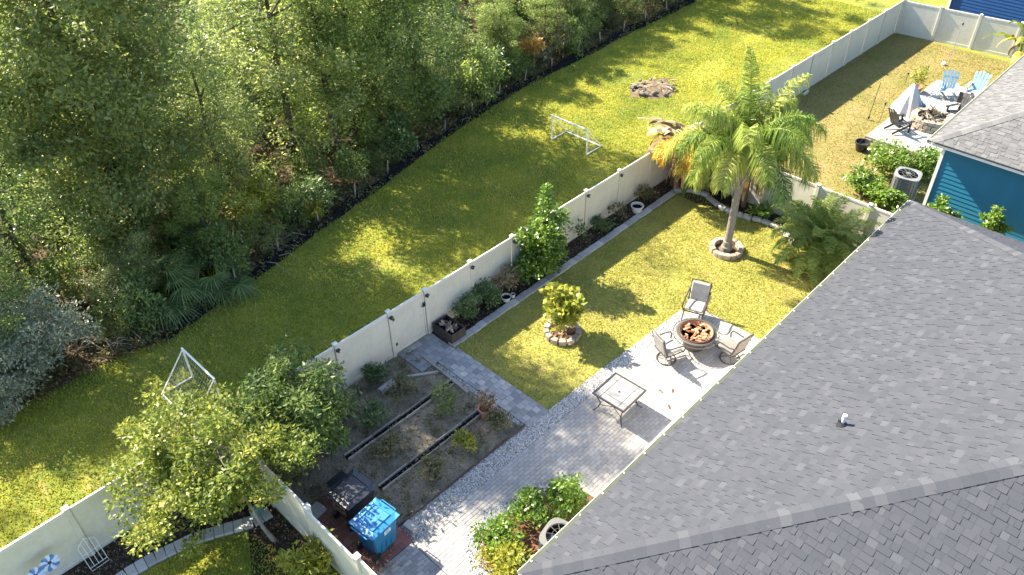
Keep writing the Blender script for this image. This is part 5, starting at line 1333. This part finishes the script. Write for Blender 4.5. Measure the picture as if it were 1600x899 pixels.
LIT = [(11.0, 5.4, .2), (.2, 3.0, .3), (-5.5, 2.2, .5), (4.6, 4.3, .8), (5.8, 2.2, .3), (2.0, 3.2, .4), (-7.0, 1.5, .9), (-8.3, 1.0, .5), (-3.5, 4.8, .7), (-1.8, 4.4, .5), (15.5, 4.5, .8), (1.5, -2.4, .5), (-1.2, -6.1, .6), (.3, -4.4, .5)]
def lit_cap(x, y, H):
    """height a tree may have so that the lawn's sunny patches stay in the sun"""
    for (lx_, ly_, r_) in LIT:
        d_ = y - ly_; h_ = d_ / 1.178
        if abs(x - (lx_ - .169 * d_)) < r_ + .17 * H: H = min(H, h_ - .2)
    return H
frnd = random.Random(5)
trees = [(-1.0, 10.5, 16.0), (-4.4, 10.6, 12.0)] + [(6.0, 11.2, 10.6), (7.7, 10.6, 10.0), (9.4, 11.6, 11.4), (11.2, 11.4, 11.2), (13.2, 11.8, 10.4), (2.4, 10.2, 8.2)]
tries = 0
GAPS = [(6.2, 36, 3.6), (9.5, 33, 3.0), (4, 40, 4)]
while tries < 9000:
    tries += 1
    x = frnd.uniform(-16, 46); y0 = silt_y(x) + 1.6; y = y0 + 34 * frnd.random() ** 1.7
    if any((x - a) ** 2 + (y - b) ** 2 < r * r for a, b, r in GAPS): continue
    H = min(frnd.uniform(8.5, 13.5), hmax(x, y - 1.2) * frnd.uniform(.86, 1.0))
    H = min(H, (6.8 if x < 14 or x > 30 else 3.6) + (y - y0) * .7 + frnd.uniform(0, 3.5))
    if y > y0 + 3.6: H = min(H, 4.6 + .10 * (y - y0) + frnd.uniform(0, 1.8))
    H = lit_cap(x, y, H)
    if H < 2.6: continue
    if not in_view(x, y, H):
        if y > 15 or x > 42: continue      # only trees whose shade reaches the frame
    sp = 2.65 + .12 * (y - y0) * .5 + (H - 6) * .09
    if any((x - a) ** 2 + (y - b) ** 2 < sp * sp for a, b, *_ in trees): continue
    trees.append((x, y, H))
def zone(x, y):
    z = ('above the silvery shrub at the left', 'behind the fan palms', 'behind the middle of the silt fence', 'above the long shaded lawn', 'near the orange sapling', 'at the far end of the strip')[0 if x < -4 else 1 if x < 1.5 else 2 if x < 7 else 3 if x < 16 else 4 if x < 26 else 5]
    d_ = y - silt_y(x)
    return (' in the front row ' if d_ < 3.2 else ' in the second row ' if d_ < 6.5 else ' deep in the wood ') + z
FL = ('leafy dark green tree', 'slender dark green tree', 'olive green tree', 'wide crowned tree', 'bright light green tree', 'tall dark green tree', 'tall olive tree', 'tallest dense olive tree')
FG = ('leafy dark forest trees', 'slender dark forest trees', 'olive forest trees', 'wide forest trees', 'bright forest trees', 'tallest forest trees', 'tall olive forest trees', None)
for (x, y, H) in trees:
    bright = .75 if x > 15 else .12
    r = frnd.random()
    v = 4 if r < bright else frnd.choice((0, 1, 2, 3, 0, 2))
    if H > 15.5: v = 7
    elif H > 10.6: v = 5 if v in (0, 1, 3) else 6
    s = H / (13.6 if v > 4 else 9.6); w = max(s, .62) * (1.15 if 5 < x < 14 and y < 14 else frnd.uniform(.9, 1.1))
    put_tree('forest_tree', FV[v], FL[v] + zone(x, y), 'tree', (x, y, 0), frnd.random() * 6.28, w, FG[v], sz=s)
# understorey shrubs
UL = ('dark leafy shrub', 'olive shrub', 'long leaved dark shrub', 'dry weedy shrub')
und = []
for k in range(2600):
    x = frnd.uniform(-9, 40); y = silt_y(x) + .55 + 16 * frnd.random() ** 2.4
    s = frnd.uniform(.45, 1.2)
    if not in_view(x, y, 2): continue
    if any((x - a) ** 2 + (y - b) ** 2 < (.62 * (s + c)) ** 2 for a, b, c in und): continue
    if (x + 5.7) ** 2 + (y - 7.2) ** 2 < 2.6 or (x + 1.2) ** 2 + (y - 7.4) ** 2 < 2.2: continue
    und.append((x, y, s))
    if len(und) > 260: break
for (x, y, s) in und:
    v = frnd.choice((0, 0, 1, 2, 3))
    put_tree('understorey_shrub', UV[v], UL[v] + zone(x, y), 'shrub', (x, y, 0), frnd.random() * 6.28, s, 'understorey shrubs ' + ('dark', 'olive', 'long leaved', 'weedy')[v], trunk='stem', crown='foliage', sz=s * frnd.uniform(.8, 1.5))
# distinct plants at the forest edge
gs = tree_meshes('greyshrub', 3.4, 1.75, 1.55, 1.55, 1.45, 95, .38, 150, .10, .40, M['leaf_grey'], M['bark_pale'], .06, 10, .25, .5)
put_tree('grey_shrub', gs, 'large silvery grey green shrub at the left edge', 'shrub', (-5.9, 6.9, 0), 0, 1.0)
gs2 = tree_meshes('greyshrub2', 2.2, 1.1, 1.2, 1.2, .95, 60, .34, 140, .10, .40, M['leaf_grey'], M['bark_pale'], .05, 8, .25, .5)
put_tree('grey_shrub', gs2, 'smaller silvery shrub below the large one at the left edge', 'shrub', (-7.6, 6.4, 0), 0, 1.0)
pn = tree_meshes('pine', 4.2, 2.2, .85, .85, 1.9, 60, .36, 150, .20, .07, M['leaf_pine'], M['bark'], .06, 10, .1, .4, droop=.1)
put_tree('young_pine', pn, 'bright light green young pine at the forest edge left of the orange tree', 'pine', (18.3, 12.0, 0))
put_tree('young_pine', pn, 'small olive pine right beside the silt fence', 'pine', (14.6, 10.8, 0), 1.3, .62)
put_tree('young_pine', pn, 'little young pine behind the silt fence near the middle', 'pine', (4.0, 8.2, 0), 2.3, .36)
og = tree_meshes('orange', 1.9, 1.5, .5, .5, .4, 18, .22, 45, .14, .5, M['leaf_orange'], M['bark_pale'], .03, 6, .3, .5)
put_tree('orange_sapling', og, 'small orange leaved sapling standing at the silt fence', 'tree', (20.2, 11.0, 0))
wt = tree_meshes('whiteflower', 1.7, 1.1, .6, .6, .55, 26, .24, 60, .11, .5, M['leaf_grey'], M['bark'], .03, 6, .3, .5)
put_tree('pale_shrub', wt, 'pale grey leaved shrub right of the orange sapling', 'shrub', (21.1, 11.35, 0))
pl2 = tree_meshes('palebush', 2.4, 1.4, .95, .95, .85, 40, .33, 70, .16, .28, M['leaf_yellow'], M['bark'], .04, 8, .3, .4)
put_tree('pale_leaf_bush', pl2, 'sunlit long leaved yellow green bush behind the silt fence', 'shrub', (2.9, 8.9, 0), 0, 1.0)
put_tree('pale_leaf_bush', pl2, 'small sunlit yellow bush touching the black silt fence', 'shrub', (4.5, 7.95, 0), 2, .45)
# tall pine trunks in the clearing
for i, (x, y, H, lx, r, lab) in enumerate(((6.6, 35.0, 11, .5, .26, 'tall dark leaning trunk in the sunlit clearing at the top left'), (8.3, 34.2, 11, -1.6, .22, 'second dark trunk beside the leaning one at the top left'))):
    o = thing('pine_tree', lab, 'tree', (x, y, 0)); m_ = MB(); m_.tube([(0, 0, -.1), (lx * .2, 0, H * .3), (lx * .6, 0, H * .7), (lx, 0, H)], [r * 1.3, r, r * .85, r * .6], 10); m_.obj('trunk', M['bark'], o, smooth=True)
    V, T = clump_leaves(crown_points(46, 2.0, 2.0, 1.6) + np.array([lx, 0, H + .4]), np.full(46, .6), 130, .24, .08); link('crown', quad_mesh('crown', V, M['leaf_pine'], T), o)
# dead brush pile and bare stems
def brush(label, x, y, n, R_, h, mat, cat='branches'):
    o = thing('brush_pile', label, cat, (x, y, 0))
    for i in range(n):
        a = rnd.random() * 6.28; r_ = R_ * rnd.random() ** .5; L_ = rnd.uniform(.6, 1.6); b = rnd.random() * 6.28; e = rnd.uniform(-.2, 1.0)
        p = Vector((r_ * math.cos(a), r_ * math.sin(a), .05 + .3 * rnd.random())); d = Vector((math.cos(b) * math.cos(e), math.sin(b) * math.cos(e), math.sin(e) * h)); mid = p + d * L_ * .5 + Vector((0, 0, .12))
        q = MB(); q.tube([p, mid, p + d * L_ - Vector((0, 0, .15 * L_))], [.022, .016, .006], 5); q.obj('branch', mat, o)
brush('tangle of dead grey branches right of the silvery shrub', -3.75, 7.35, 40, .9, .9, M['bark_pale'])
brush('bare pale stems behind the silt fence near the fan palms', 1.4, 9.2, 26, .6, 1.9, M['bark_pale'])
brush('fallen sticks on the bare ground beside the silt fence', 2.2, 7.6, 18, .7, .3, M['bark_pale'])
brush('dead brush in the dark gap left of the young pine', 13.5, 12.2, 26, 1.0, 1.0, M['bark'])
# weeds and ground cover along the forest edge (uncountable)
n = 900
wx = rng.uniform(-8, 38, n); wy = np.interp(wx, SX, SY) - .12 + np.abs(rng.normal(size=n)) * .8
V, T = clump_leaves(np.stack([wx, wy, .10 + .18 * rng.random(n)], 1), .14 + .2 * rng.random(n), 44, .13, .30, .3)
props(link('edge_weeds', quad_mesh('edge_weeds', V, M['leaf_weed'], T)), 'straw coloured weeds along the forest edge', 'weeds', kind='stuff')
n = 60000
lx = rng.uniform(-12, 42, n); ly = np.interp(lx, SX, SY) + .1 + 30 * rng.random(n) ** 1.6
P = np.stack([lx, ly, .03 + .04 * rng.random(n)], 1)
props(link('leaf_litter', quad_mesh('leaf_litter', leaf_quads(P, .13, .07, 1.6), M['leaf_brown'], rng.random(n))), 'brown fallen leaves covering the forest floor', 'leaves', kind='stuff')
n = 5200
P = np.concatenate([np.stack([rng.uniform(-9.5, -3.85, n), rng.uniform(-4.4, -.1, n)], 1), np.stack([rng.uniform(3.5, 16.8, n // 2), rng.uniform(-.8, -.08, n // 2)], 1)])
yb = np.interp(P[:, 0], [-10, -7.3, -5.75, -5, -4.6, -4, 3, 20], [-1.4, -1.05, -1.25, -1.6, -2.2, -4.4, -5, -5])
P = P[P[:, 1] > yb]
P3 = np.concatenate([P, .025 + .03 * rng.random((len(P), 1))], 1)
props(link('mulch_chips', quad_mesh('mulch_chips', leaf_quads(P3, .07, .03, 1.4), M['chip'], rng.random(len(P3)) * .55)), 'dark bark chips of the mulch beds', 'mulch', kind='stuff')
n = 240
px_ = rng.uniform(-3.4, 2.5, n); py_ = rng.uniform(-4.8, -.15, n); kp = (np.abs(py_ + 2.16) > .2) & (np.abs(py_ + 3.63) > .2); px_, py_ = px_[kp], py_[kp]; n = len(px_)
V, T = clump_leaves(np.stack([px_, py_, .05 + .08 * rng.random(n)], 1), .07 + .14 * rng.random(n), 26, .075, .4, .4)
props(link('plot_weeds', quad_mesh('plot_weeds', V, M['leaf_weed'], T)), 'low weeds scattered over the vegetable plot', 'weeds', kind='stuff')
P = np.stack([rng.uniform(-3.6, 2.6, 3600), rng.uniform(-4.8, -.1, 3600), .02 + .03 * rng.random(3600)], 1)
props(link('plot_litter', quad_mesh('plot_litter', leaf_quads(P, .08, .035, 1.2), M['leaf_dry'], rng.random(3600) * .8)), 'dry straw and leaf bits on the vegetable plot', 'leaves', kind='stuff')
P = np.stack([rng.normal(-3.1, .35, 150), rng.normal(-5.25, .4, 150), .062 + .02 * rng.random(150)], 1)
props(link('pad_leaves', quad_mesh('pad_leaves', leaf_quads(P, .11, .055, 1.4), M['leaf_brown'], .3 + .7 * rng.random(150))), 'fallen dry leaves on the red pad below the bins', 'leaves', kind='stuff')
P = np.stack([rng.uniform(-1.3, 1.9, 700), rng.uniform(-8.9, -6.9, 700), .075 + .02 * rng.random(700)], 1)
props(link('shrub_bed_litter', quad_mesh('shrub_bed_litter', leaf_quads(P, .09, .045, 1.4), M['leaf_brown'], rng.random(700))), 'reddish brown leaves in the shrub bed by the house', 'leaves', kind='stuff')
# own-yard trees cast on the lower left lawn patch
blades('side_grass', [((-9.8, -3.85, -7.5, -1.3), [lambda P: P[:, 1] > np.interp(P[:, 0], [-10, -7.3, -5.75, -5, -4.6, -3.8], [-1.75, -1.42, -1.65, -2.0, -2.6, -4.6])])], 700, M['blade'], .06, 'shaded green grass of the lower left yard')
print('trees', len(trees), 'under', len(und), 'objects', len(bpy.data.objects))
